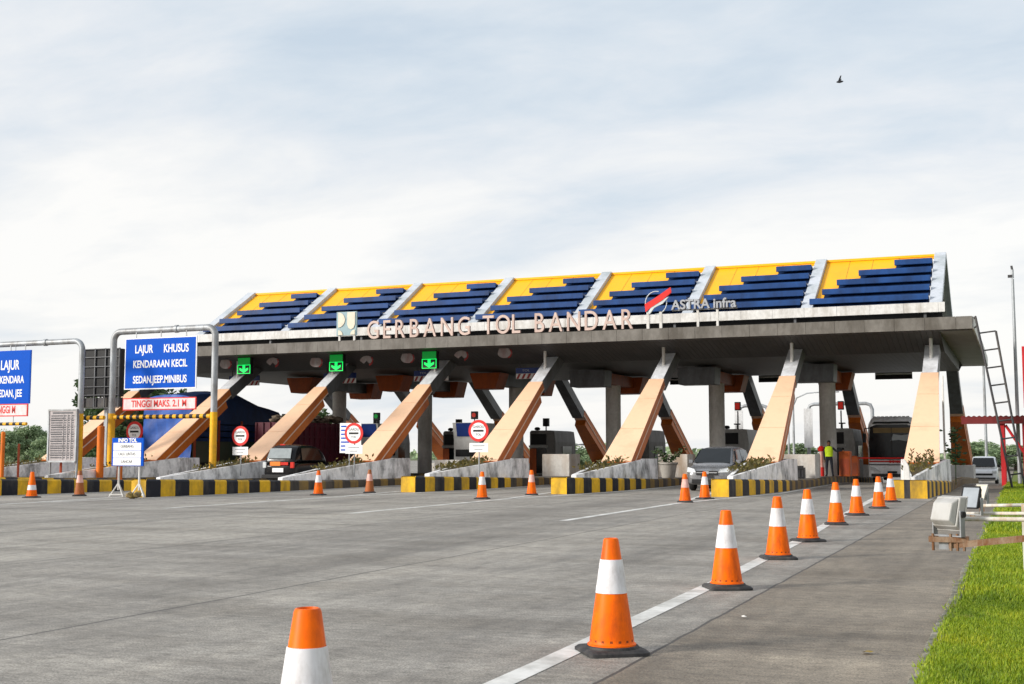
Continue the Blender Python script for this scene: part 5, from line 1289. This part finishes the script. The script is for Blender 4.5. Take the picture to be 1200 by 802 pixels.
# ------------------------------------------------------------------ right side: ladder, shelter, poles
Y = 53.0
t = thing('ladder', 'tall dark steel ladder leaning up to the right end of the canopy', 'ladder', (at(1184, 556, Y).x, Y, 0))
Lb, Lt = at(1186, 557, Y), at(1143, 371, Y); Rb, Rt_ = at(1201, 555, Y), at(1167, 388, Y)
Lb.z = .03; Rb.z = .03
for a_, b_ in ((Lb, Lt), (Rb, Rt_)):
    b = MB(); b.tube([a_, b_], .045, 8); b.build('stile', 'dark', t)
for k in range(9):
    f = .10+.9*k/8
    pr_ = Rb.lerp(Rt_, f); f2 = (pr_.z-Lb.z)/(Lt.z-Lb.z); pl_ = Lb.lerp(Lt, min(1, f2-.01))
    b = MB(); b.tube([pl_, pr_], .032, 8); b.build('rung', 'dark', t)
for zz in (ZS+.05, ZT-.02):
    b = MB(); f = (zz-Lb.z)/(Lt.z-Lb.z); p_ = Lb.lerp(Lt, min(1, f)); b.tube([(XR+.05, 54.2, zz), p_], .03, 8); b.build('wall_bracket', 'dark', t)
b = MB(); b.tube([Lb.lerp(Lt, 0)+Vector((0, .3, 0)), Lb.lerp(Lt, .38)], .03, 8); b.build('brace', 'steel', t)
# red roofed shelter at the frame edge
Y = 58.0; q0 = at(1126, 492, Y)
t = thing('red_shelter', 'low open shelter with maroon sheet roof on red posts at right', 'shelter', (at(1176, 550, Y).x, Y, 0))
zt_ = at(1160, 488, Y).z; zb_ = at(1160, 497, Y).z
b = MB(); x = q0.x
b.box(q0.x, 4.2, Y, Y+4.0, zt_-.10, zt_-.02); 
while x < 4.2: b.prism([(x, zt_-.019), (x+.11, zt_+.035), (x+.22, zt_-.019)], 'y', Y-.03, Y+4.02); x += .22
b.build('roof_sheet', 'maroon_roof', t)
b = MB(); b.box(q0.x+.02, 4.15, Y-.06, Y-.002, zb_, zt_-.03); b.build('roof_edge', 'maroon_roof', t)
for xx in (at(1176, 550, Y).x, at(1199, 550, Y).x+.12, 3.6):
    for yy in (Y+.1, Y+3.8):
        b = MB(); b.box(xx-.09, xx+.09, yy, yy+.18, -.02, zt_-.1); b.build('post', 'red_steel', t)
b = MB(); xa = at(1180, 550, Y).x; b.tube([(xa, Y+.2, zb_-.05), (xa+1.0, Y+.2, 1.0)], .06, 8); b.build('brace', 'red_steel', t)
# red and grey mast at the edge
Y = 48.0; q = at(1198.5, 405, Y); zr1 = at(1198, 406, Y).z; zr0 = at(1198, 478, Y).z
t = thing('sign_mast', 'thick grey mast with a red panel at the right picture edge', 'mast', (q.x+.2, Y, 0))
b = MB(); b.tube([(q.x+.28, Y+.25, 0), (q.x+.28, Y+.25, zr1-.3)], .20, 14); b.build('mast_pole', 'concrete', t, smooth=True)
b = MB(); b.box(q.x-.04, q.x+1.6, Y, Y+.12, zr0, zr1); b.build('red_panel', 'red_steel', t)
b = MB(); b.box(q.x-.02, q.x+.5, Y-.05, Y+.04, .5, 1.35); b.build('control_box', 'dark', t)
b = MB(); b.box(q.x+.02, q.x+.4, Y-.058, Y-.051, 1.0, 1.2); b.build('box_label', 'sign_white', t)
# lamp poles
Y = 60; q = at(1194, 530, Y); zt_ = at(1191, 316, Y).z
t = thing('camera_pole', 'slim tall pole with a small camera on top at right', 'pole', (q.x, Y, 0))
b = MB(); b.tube([(q.x, Y, 0), (q.x, Y, zt_)], [.09, .06], 10); b.build('pole_shaft', 'steel', t, smooth=True)
b = MB(); b.box(q.x-.20, q.x-.02, Y-.08, Y+.04, zt_-.36, zt_-.24); b.build('camera', 'dark', t)
b = MB(); b.tube([(q.x, Y, zt_-.01), (q.x-.03, Y, zt_+.18)], .05, 8); b.build('pole_cap', 'dark', t)
def lamp_pole(px, pb, pt, Y, arm, lab, cat='street lamp'):
    q = at(px, pb, Y); zt_ = at(px, pt, Y).z
    t = thing('street_lamp', lab, cat, (q.x, Y, profile(Y)), 'street lamps beyond the gate')
    b = MB(); s = 1 if arm > 0 else -1
    b.tube([(q.x, Y, profile(Y)), (q.x, Y, zt_-1.2), (q.x+arm*.12, Y, zt_-.5), (q.x+arm*.45, Y, zt_-.1), (q.x+arm, Y, zt_)], [.12, .09, .07, .06, .05], 10); b.build('lamp_post', 'steel', t, smooth=True)
    b = MB(); b.box(min(q.x+arm, q.x+arm*1.45), max(q.x+arm, q.x+arm*1.45), Y-.15, Y+.15, zt_-.08, zt_+.05); b.build('lamp_head', 'steel', t, bevel=.03)
lamp_pole(1157, 560, 412, 100, -1.6, 'thin street lamp rising behind the ladder')
lamp_pole(931, 555, 460, 112, 2.8, 'curved street lamp seen under the canopy left of the worker column')
lamp_pole(925, 555, 477, 130, -1.4, 'shorter thin lamp pole beside the curved street lamp')
lamp_pole(663, 560, 521, 86, 1.2, 'small lamp head above the white block, left of a rear leg')
# overhead pipe gantries behind
for pa, pb_, pt, lab in ((947, 1022, 474, 'grey pipe gantry behind the booth beside the bus'), (866, 900, 476, 'grey pipe gantry behind the booth at the minivan')):
    Y = 86.5; a_, c_ = at(pa, pt, Y), at(pb_, pt, Y)
    b = MB(); b.tube([(a_.x, Y, profile(Y)), (a_.x, Y, a_.z-.4), (a_.x+.12, Y, a_.z-.1), (a_.x+.4, Y, a_.z), (c_.x-.4, Y, a_.z), (c_.x-.12, Y, a_.z-.1), (c_.x, Y, a_.z-.4), (c_.x, Y, profile(Y))], .12, 10)
    t = thing('rear_gantry', lab, 'gantry', (a_.x, Y, profile(Y)), 'rear pipe gantries'); b.build('pipe_frame', 'steel', t, smooth=True)
    b = MB(); b.box(a_.x-.28, a_.x+.3, Y-.2, Y-.14, a_.z-3.0, a_.z-.3); b.build('sign_back', 'white_dull', t)
for px, py, i, lab in ((864, 476, 4, 'small red signal box on a stand above the booth behind the minivan'), (985, 475, 5, 'small red signal box above the booth beside the worker')):
    Y = 72.5; q = at(px, py, Y); t = thing('lane_signal', lab, 'signal', (q.x, Y, q.z), 'red lane signals at the rear booths')
    b = MB(); b.box(q.x-.17, q.x+.17, Y, Y+.25, q.z-.26, q.z+.24); b.build('signal_head', 'dark', t, bevel=.02)
    b = MB(); b.box(q.x-.13, q.x+.13, Y-.02, Y-.001, q.z-.2, q.z+.18); b.build('signal_face', 'signal_red', t)
    b = MB(); b.tube([(q.x, Y+.12, islz(i, Y)+2.6), (q.x, Y+.12, q.z-.3)], .04, 8); b.build('signal_post', 'dark', t)

# ------------------------------------------------------------------ floodlights on their low rail
def flood(px0, py0, px1, py1, Y, shell, lab, rz, tilt, glass, group):
    q = at((px0+px1)/2, (py0+py1)/2, Y); w = (at(px1, py0, Y)-at(px0, py0, Y)).x; h = abs(at(px0, py0, Y).z-at(px0, py1, Y).z)
    t = thing('floodlight', lab, 'floodlight', (q.x, Y, q.z), group, rz)
    w2, h2 = w*.5, h*.5; d = w*.55
    # local: glass looks along +Y, rear box along -Y
    T = Matrix.Rotation(tilt, 4, 'X')
    def add(b, name, m, bev=.012):
        b.v = [tuple(T @ Vector(v)) for v in b.v]; return b.build(name, m, t, bevel=bev, world=False)
    b = MB(); b.hexa([(-w2*.9, -d*.15, -h2*.86), (w2*.9, -d*.15, -h2*.86), (w2*.9, -d*.15, h2*.86), (-w2*.9, -d*.15, h2*.86)][::-1], [(-w2, d*.3, -h2), (w2, d*.3, -h2), (w2, d*.3, h2), (-w2, d*.3, h2)][::-1]); b2 = add(b, 'housing', shell)
    b = MB(); b.hexa([(-w2*.72, -d*.62, -h2*.62), (w2*.72, -d*.62, -h2*.62), (w2*.72, -d*.55, h2*.42), (-w2*.72, -d*.55, h2*.42)][::-1], [(-w2*.84, -d*.151, -h2*.84), (w2*.84, -d*.151, -h2*.84), (w2*.84, -d*.151, h2*.80), (-w2*.84, -d*.151, h2*.80)][::-1]); add(b, 'gear_box', shell)
    b = MB()
    for xa, xb, za, zb in ((-w2*1.02, w2*1.02, h2*.9, h2*1.04), (-w2*1.02, w2*1.02, -h2*1.04, -h2*.9), (-w2*1.02, -w2*.88, -h2*.9, h2*.9), (w2*.88, w2*1.02, -h2*.9, h2*.9)): b.box(xa, xb, d*.302, d*.42, za, zb)
    add(b, 'front_rim', shell)
    b = MB(); b.box(-w2*.87, w2*.87, d*.31, d*.36, -h2*.89, h2*.89); add(b, 'glass', glass, 0)
    b = MB()
    for s in (1, -1): b.box(min(s*w2*1.02, s*w2*1.10), max(s*w2*1.02, s*w2*1.10), -.03, .03, -h2*1.35, h2*.1)
    b.box(-w2*1.10, w2*1.10, -.03, .03, -h2*1.42, -h2*1.35); b.build('yoke', 'steel', t, world=False)
    b = MB(); b.lathe([(.03, 0), (.03, .02)], (0, 0, 0), 10); b.v = [(w2*1.10+z, a, c-.02) for a, c, z in b.v]; b.build('yoke_bolt', 'black', t, world=False)
    return t, q, h2
YFL = 12.6
t1_, q1_, h1_ = flood(1091, 580, 1131, 620, YFL, 'lamp_white', 'large white floodlight seen from behind on a rusty bracket, nearest the camera', math.radians(-38), math.radians(-14), 'flood_glass', 'floodlights on the verge rail')
t2_, q2_, h2_ = flood(1127, 571, 1151, 598, 16.5, 'black', 'black floodlight with grey glass behind the white one', math.radians(152), math.radians(20), 'flood_glass', 'floodlights on the verge rail')
t3_, q3_, h3_ = flood(1142, 568, 1158, 588, 17.6, 'lamp_white', 'small pale floodlight, farthest of the three on the rail', math.radians(150), math.radians(30), 'emblem_cream', 'floodlights on the verge rail')
rl = thing('lamp_rail', 'low frame of pale pipes and a rusty angle iron carrying the floodlights', 'lamp frame', (at(1203, 600, 14).x, 14, 0))
def seg(pa, Ya, pb, Yb, r, m, name, sq=False):
    a_, c_ = at(*pa, Ya), at(*pb, Yb); b = MB(); b.tube([a_, c_], r, 4 if sq else 10); return b.build(name, m, rl, smooth=not sq)
seg((1100, 608), YFL+.25, (1212, 609), YFL+.05, .022, 'rail_paint', 'pipe_rail')
seg((1107, 640), YFL, (1214, 630), YFL-.2, .042, 'rust', 'angle_iron', True)
seg((1128, 602), 16.8, (1205, 602), 16.4, .022, 'rail_paint', 'pipe_rail'); seg((1140, 593), 17.4, (1205, 592), 16.9, .022, 'rail_paint', 'pipe_rail')
p_ = at(1107, 640, YFL); b = MB(); b.box(p_.x-.05, p_.x+.05, YFL-.04, YFL+.04, p_.z-.03, q1_.z-h1_*1.40); b.build('bracket_upright', 'steel', rl)
b = MB(); zz = q1_.z-h1_*1.44; b.box(p_.x-.14, p_.x+.22, YFL-.08, YFL+.1, zz-.05, zz); b.build('bracket_plate', 'rust', rl)
for dx in (-.1, .06, .12, .18): 
    b = MB(); b.tube([(p_.x+dx, YFL-.06, zz-.13), (p_.x+dx, YFL-.06, zz+.03)], .014, 6); b.build('bolt', 'rust', rl)
xe = at(1207, 600, YFL).x+.03
b = MB(); b.box(xe, xe+.09, YFL-.15, YFL-.06, .0, 1.15); b.build('frame_post', 'rail_paint', rl); 
b = MB(); b.box(at(1197, 600, 16.6).x, at(1197, 600, 16.6).x+.09, 16.5, 16.6, .0, .86); b.build('frame_post', 'rail_paint', rl)
b = MB(); b.tube([(xe+.045, YFL-.1, 1.1), (at(1197, 600, 16.6).x+.05, 16.55, .82)], .03, 8); b.build('pipe_rail', 'rail_paint', rl)
for q_, h_, Yq in ((q2_, h2_, 16.5), (q3_, h3_, 17.6)):
    zl = at(1140, 602, Yq).z; b = MB(); b.box(q_.x-.03, q_.x+.03, Yq-.03, Yq+.03, min(zl, q_.z-h_*1.7)-.02, q_.z-h_*1.40); b.build('bracket_upright', 'rust', rl)

# ------------------------------------------------------------------ bird
Y = 70; q = at(984, 96, Y)
t = thing('bird', 'small dark bird flying high in the sky at right', 'bird', q); t.scale = (.75, .75, .75)
secs = [[(dx, r_*math.cos(a), r_*math.sin(a)) for a in [2*PI*k/10 for k in range(10)]] for dx, r_ in ((-.26, .01), (-.16, .07), (0, .10), (.14, .075), (.22, .05), (.28, .01))]
b = loft(secs); b.build('bird_body', 'bird', t, smooth=True, world=False)
for pts in ([(.05, .05, .04), (-.12, .05, .04), (-.02, .4, .28), (.10, .38, .30)], [(.05, -.05, .04), (-.12, -.05, .04), (.10, -.35, .34), (.18, -.33, .36)]):
    b = MB(); p = [Vector(v) for v in pts]; n_ = Vector((0, 0, .02)); b.hexa(p, [v+n_ for v in p]); b.build('wing', 'bird', t, world=False)

# ------------------------------------------------------------------ trees
def make_tree(name, seed, h, cr, ch, nclump, nleaf, leaf, label, matname='leaf'):
    rng = random.Random(seed); t = thing(name, label, 'tree', (0, 0, 0))
    b = MB(); b.tube([(0, 0, -.2), (.05*h*.1, 0, h*.25), (-.02*h, .01*h, h*.55), (0, 0, h*.85)], [h*.03, h*.022, h*.014, h*.004], 8)
    cl = []
    for k in range(nclump):
        while True:
            v = Vector((rng.uniform(-1, 1), rng.uniform(-1, 1), rng.uniform(-1, 1)))
            if .25 < v.length < 1: break
        c = Vector((v.x*cr, v.y*cr, h-ch*.5+v.z*ch*.5)); cl.append((c, rng.uniform(.16, .34)*cr))
        if k % 3 == 0:
            b.tube([(0, 0, h*rng.uniform(.3, .55)), (c.x*.5, c.y*.5, c.z*.9-.1), c], [h*.010, h*.006, h*.002], 5)
    b.build('trunk', 'bark', t, world=False)
    lf = MB()
    for c, r_ in cl:
        for j in range(nleaf):
            d = Vector((rng.gauss(0, 1), rng.gauss(0, 1), rng.gauss(0, .75))).normalized()*r_*(rng.random()**.4)
            p = c+d; n = Vector((rng.gauss(0, 1), rng.gauss(0, 1), rng.gauss(.6, 1))).normalized(); u = n.orthogonal().normalized(); w_ = n.cross(u)
            s = leaf*rng.uniform(.6, 1.4); a = rng.uniform(0, 2*PI); u2 = u*math.cos(a)+w_*math.sin(a); w2 = n.cross(u2)
            lf.face([p-u2*s, p+w2*s*.5, p+u2*s, p-w2*s*.5])
    lf.build('crown', matname, t, world=False); return t
tp = [make_tree('broadleaf_tree', 11, 9.5, 3.8, 7.2, 46, 75, .26, 'x'), make_tree('broadleaf_tree', 23, 8.0, 3.4, 6.2, 40, 75, .26, 'x'), make_tree('broadleaf_tree', 31, 11, 3.6, 8.5, 50, 70, .28, 'x'), make_tree('broadleaf_tree', 47, 9.5, 4.2, 8.2, 52, 80, .30, 'x', 'leaf_haze_pale'), make_tree('broadleaf_tree', 53, 8.5, 4.4, 7.6, 50, 80, .30, 'x', 'leaf_haze_pale')]
TR = [ # px, top py, Y, proto, label
 (4, 506, 150, 3, 'hazy tree at the very left picture edge'), (18, 503, 165, 4, 'hazy tree behind the blue board cut by the frame'), (33, 499, 155, 3, 'hazy tree in the middle of the far left row'), (47, 501, 170, 4, 'hazy tree left of the tariff board'), (60, 512, 150, 4, 'hazy tree half behind the tariff board'),
 (152, 447, 68, 2, 'tall dark tree showing between the blue board and its height strip'), (133, 428, 72, 2, 'dark tree behind the left yellow gantry post'), (190, 450, 74, 0, 'dark tree behind the right half of the blue board'), (105, 490, 80, 1, 'dark tree between the two left slanting legs'), (140, 492, 66, 1, 'bushy tree behind the portable blue board'),
 (1139, 519, 150, 3, 'tree behind the white van, nearest the gate'), (1150, 515, 160, 4, 'tallest tree behind the white van'), (1163, 521, 155, 4, 'tree between the lamp and the red shelter post'), (1177, 532, 170, 4, 'low tree behind the red shelter post'), (1190, 536, 160, 3, 'low tree under the red shelter roof'),
 (672, 518, 120, 4, 'small tree behind the white block by the rear leg'), (375, 474, 95, 1, 'tree rising behind the maroon truck'), (932, 520, 150, 3, 'distant tree behind the pale pickup')]
used = set()
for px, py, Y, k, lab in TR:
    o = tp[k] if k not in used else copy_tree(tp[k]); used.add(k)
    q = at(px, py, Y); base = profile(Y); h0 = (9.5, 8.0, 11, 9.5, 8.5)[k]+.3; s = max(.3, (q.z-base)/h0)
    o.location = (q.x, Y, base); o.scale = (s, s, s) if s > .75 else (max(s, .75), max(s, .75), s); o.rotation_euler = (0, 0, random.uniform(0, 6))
    tag(o, lab, 'tree', 'trees beyond the plaza')
# more distant belt as one mass
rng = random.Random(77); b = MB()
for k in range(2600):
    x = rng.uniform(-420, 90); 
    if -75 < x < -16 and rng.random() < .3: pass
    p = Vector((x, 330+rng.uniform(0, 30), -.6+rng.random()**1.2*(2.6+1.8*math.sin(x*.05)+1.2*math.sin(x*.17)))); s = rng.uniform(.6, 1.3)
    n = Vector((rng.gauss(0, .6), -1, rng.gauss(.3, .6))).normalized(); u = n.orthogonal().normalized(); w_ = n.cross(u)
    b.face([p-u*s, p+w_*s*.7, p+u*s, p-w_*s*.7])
tag(b.build('far_woods', 'leaf_haze_pale'), 'low belt of far woods along the horizon', 'woods', None, 'stuff')
# upright weeds by the white prow post
rng = random.Random(15); b = MB()
for k in range(7):
    x = XI[6]+rng.uniform(-.5, .45); y = 48.0+rng.uniform(-.9, .4); z = 1.05; hh = rng.uniform(.25, .55)
    for j in range(16):
        f = rng.random(); a = rng.uniform(0, 2*PI); p = Vector((x+.05*f, y, z+hh*f)); d = Vector((math.cos(a), math.sin(a), .9)).normalized()*.16; s = d.orthogonal().normalized()*.03
        b.face([p, p+d*.5+s, p+d, p+d*.5-s])
    b.tube([(x, y, z-.15), (x+.05, y, z+hh)], .01, 4)
tag(b.build('yellow_weeds', 'leaf_dry'), 'yellowish upright weeds in front of the rightmost front leg', 'weeds')
rng = random.Random(16); b = MB(); xx, yy = XI[6]+1.0, 52.4
for k in range(130):
    f = rng.random(); a = rng.uniform(0, 2*PI); p = Vector((xx+rng.gauss(0, .16), yy+rng.gauss(0, .16), 1.0+1.5*f)); d = Vector((math.cos(a), math.sin(a), .2)).normalized()*.2; s = d.orthogonal().normalized()*.07
    b.face([p, p+d*.5+s, p+d, p+d*.5-s])
b.tube([(xx, yy, .2), (xx+.03, yy, 2.5)], .02, 5)
tag(b.build('sapling', 'leaf'), 'thin leafy sapling right of the rightmost front leg', 'plant')
b = MB(); xx = XI[6]+.60; b.box(xx-.04, xx+.04, 52.6, 52.68, .2, 4.6); tag(b.build('drain_pipe', 'white_panel', bevel=.02), 'white drain pipe right of the rightmost front leg', 'pipe')

# ------------------------------------------------------------------ grass on the verge
rng = random.Random(99); b = MB()
def blades(x0, x1, y0, y1, n, h, w_):
    for k in range(n):
        x = rng.uniform(x0, x1); y = rng.uniform(y0, y1)
        if x < -.58 and rng.random() < .5: continue
        z = profile(y)+.03; a = rng.uniform(0, 2*PI); hh = h*rng.uniform(.45, 1.25); lean = rng.uniform(.1, .8)*hh
        dx, dy = math.cos(a), math.sin(a); px, py = -dy*w_, dx*w_
        v = [(x-px, y-py, z), (x+px, y+py, z), (x+px*.7+dx*lean*.4, y+py*.7+dy*lean*.4, z+hh*.6), (x-px*.7+dx*lean*.4, y-py*.7+dy*lean*.4, z+hh*.6), (x+dx*lean, y+dy*lean, z+hh)]
        b.add(v, [(0, 1, 2, 3), (3, 2, 4)])
blades(-.66, .35, 6.5, 13, 52000, .042, .0038)
blades(.35, 2.2, 6.5, 13, 9000, .055, .006)
blades(-.65, .6, 13, 24, 34000, .055, .006)
blades(-.64, 1.2, 24, 68, 26000, .09, .014)
blades(.6, 4, 13, 40, 9000, .09, .014)
blades(-.72, 2.5, -2, 6.5, 14000, .06, .006)
for k in range(260):                  # tufts creeping over the broken edging
    y0 = 7+58*rng.random()**1.6; x0 = -.62+rng.gauss(0, .035)
    w_ = .0045+.00022*y0
    for j in range(14):
        x = x0+rng.gauss(0, .03); y = y0+rng.gauss(0, .06); z = profile(y)+.02; a = rng.uniform(0, 2*PI); hh = rng.uniform(.02, .055)
        dx, dy = math.cos(a)*hh*.7, math.sin(a)*hh*.7
        b.face([(x-dy*.1-w_, y, z), (x+w_, y+dx*.1, z), (x+dx, y+dy, z+hh)])
tag(b.build('grass', 'grass'), 'bright green mown grass on the verge', 'grass', None, 'stuff')
# scraps on the road
rng = random.Random(6)
for k, (px, py) in enumerate(((872, 725), (893, 660), (1017, 767))):
    p = gnd(px, py); b = MB(); n = 6; r_ = .028 if k != 2 else .06
    ring = [(p.x+r_*rng.uniform(.5, 1.1)*math.cos(2*PI*j/n), p.y+r_*rng.uniform(.5, 1.1)*math.sin(2*PI*j/n), .006+rng.uniform(0, .02)) for j in range(n)]
    b.add(ring+[(p.x, p.y, .03)], [(j, (j+1) % n, n) for j in range(n)])
    tag(b.build('litter_scrap', 'litter_paper' if k != 2 else 'stone'), ('pale scrap of litter right of the largest cone', 'tiny pale scrap near the third cone of the line', 'brown dead leaf on the shoulder near the grass', 'pale fleck on the road at lower left, left of its neighbour', 'pale fleck on the road at lower left, farther from the camera')[k], 'litter', 'scraps lying on the carriageway')

# ------------------------------------------------------------------ sky, sun, camera
SUN_EL, SUN_AZ = math.radians(19), math.radians(226)      # azimuth measured from +Y clockwise: behind and to the left
wd = bpy.data.worlds.new('World'); bpy.context.scene.world = wd; wd.use_nodes = True
nt = wd.node_tree
for n in list(nt.nodes): nt.nodes.remove(n)
out = N(nt, 'ShaderNodeOutputWorld')
sky = N(nt, 'ShaderNodeTexSky'); sky.sky_type = 'NISHITA'; sky.sun_disc = False
sky.sun_elevation = SUN_EL; sky.sun_rotation = SUN_AZ; sky.dust_density = 2.5; sky.air_density = 1.0
bg1 = N(nt, 'ShaderNodeBackground'); bg1.inputs[1].default_value = .09; nt.links.new(sky.outputs[0], bg1.inputs[0])
tc = N(nt, 'ShaderNodeTexCoord')
sp = N(nt, 'ShaderNodeSeparateXYZ'); nt.links.new(tc.outputs['Generated'], sp.inputs[0])
# project directions onto a cloud ceiling
mx = N(nt, 'ShaderNodeMath', operation='MAXIMUM'); nt.links.new(sp.outputs[2], mx.inputs[0]); mx.inputs[1].default_value = 0.0
ad = N(nt, 'ShaderNodeMath', operation='ADD'); nt.links.new(mx.outputs[0], ad.inputs[0]); ad.inputs[1].default_value = .22
dv = N(nt, 'ShaderNodeVectorMath', operation='DIVIDE'); cb_ = N(nt, 'ShaderNodeCombineXYZ')
for k in range(3): nt.links.new(ad.outputs[0], cb_.inputs[k])
nt.links.new(tc.outputs['Generated'], dv.inputs[0]); nt.links.new(cb_.outputs[0], dv.inputs[1])
def wn_(scale, detail, rough, loc, st=(1, 1, 1)):
    mp = N(nt, 'ShaderNodeMapping'); mp.inputs['Location'].default_value = loc; mp.inputs['Scale'].default_value = st; mp.inputs['Rotation'].default_value = (0, 0, math.radians(-18))
    nt.links.new(dv.outputs[0], mp.inputs[0]); n = N(nt, 'ShaderNodeTexNoise'); n.inputs['Scale'].default_value = scale; n.inputs['Detail'].default_value = detail; n.inputs['Roughness'].default_value = rough
    n.inputs['Distortion'].default_value = .35
    nt.links.new(mp.outputs[0], n.inputs['Vector']); return n.outputs['Fac']
n1 = wn_(1.15, 7, .52, (3.9, 1.45, 0), (.8, 1.25, 1)); n2 = wn_(3.6, 9, .60, (7, 2, 0), (.75, 1.3, 1))
mm = N(nt, 'ShaderNodeMath', operation='MULTIPLY_ADD'); nt.links.new(n2, mm.inputs[0]); mm.inputs[1].default_value = .42; nt.links.new(n1, mm.inputs[2])
# brightening towards the horizon (a thinner, paler layer there)
hz = N(nt, 'ShaderNodeMapRange'); nt.links.new(sp.outputs[2], hz.inputs[0]); hz.inputs[1].default_value = .0; hz.inputs[2].default_value = .34; hz.inputs[3].default_value = .17; hz.inputs[4].default_value = -.05
m2 = N(nt, 'ShaderNodeMath', operation='ADD'); nt.links.new(mm.outputs[0], m2.inputs[0]); nt.links.new(hz.outputs[0], m2.inputs[1])
cl_ = ramp(nt, m2.outputs[0], [(.47, (.57, .66, .755)), (.57, (.66, .73, .80)), (.67, (.765, .80, .84)), (.77, (.865, .872, .875)), (.86, (.945, .935, .915))])
bg2 = N(nt, 'ShaderNodeBackground'); nt.links.new(cl_, bg2.inputs[0]); bg2.inputs[1].default_value = .84
ms = N(nt, 'ShaderNodeMixShader'); ms.inputs[0].default_value = .90
nt.links.new(bg1.outputs[0], ms.inputs[1]); nt.links.new(bg2.outputs[0], ms.inputs[2]); nt.links.new(ms.outputs[0], out.inputs[0])
ld = bpy.data.lights.new('sun', 'SUN'); ld.energy = 3.2; ld.angle = math.radians(11); ld.color = (1, .95, .88)
lo_ = bpy.data.objects.new('sun', ld); C.objects.link(lo_)
sd = Vector((math.sin(SUN_AZ)*math.cos(SUN_EL), math.cos(SUN_AZ)*math.cos(SUN_EL), math.sin(SUN_EL)))
lo_.rotation_euler = sd.to_track_quat('Z', 'Y').to_euler(); lo_.location = (-20, -20, 40)
cam = bpy.data.cameras.new('camera'); co = bpy.data.objects.new('camera', cam); C.objects.link(co)
cam.sensor_width = 36; cam.lens = 36*FPX/1200; cam.clip_end = 5000; cam.clip_start = .1
co.matrix_world = Matrix.Translation(CP) @ Matrix(((RT.x, UP.x, -FW.x), (RT.y, UP.y, -FW.y), (RT.z, UP.z, -FW.z))).to_4x4()
cam.dof.use_dof = True; cam.dof.focus_distance = 20; cam.dof.aperture_fstop = 9
sc = bpy.context.scene; sc.camera = co
sc.view_settings.view_transform = 'Standard'; sc.view_settings.look = 'None'; sc.view_settings.exposure = .42; sc.view_settings.gamma = 1
sc.render.engine = 'CYCLES'; sc.cycles.use_denoising = True; sc.cycles.max_bounces = 6
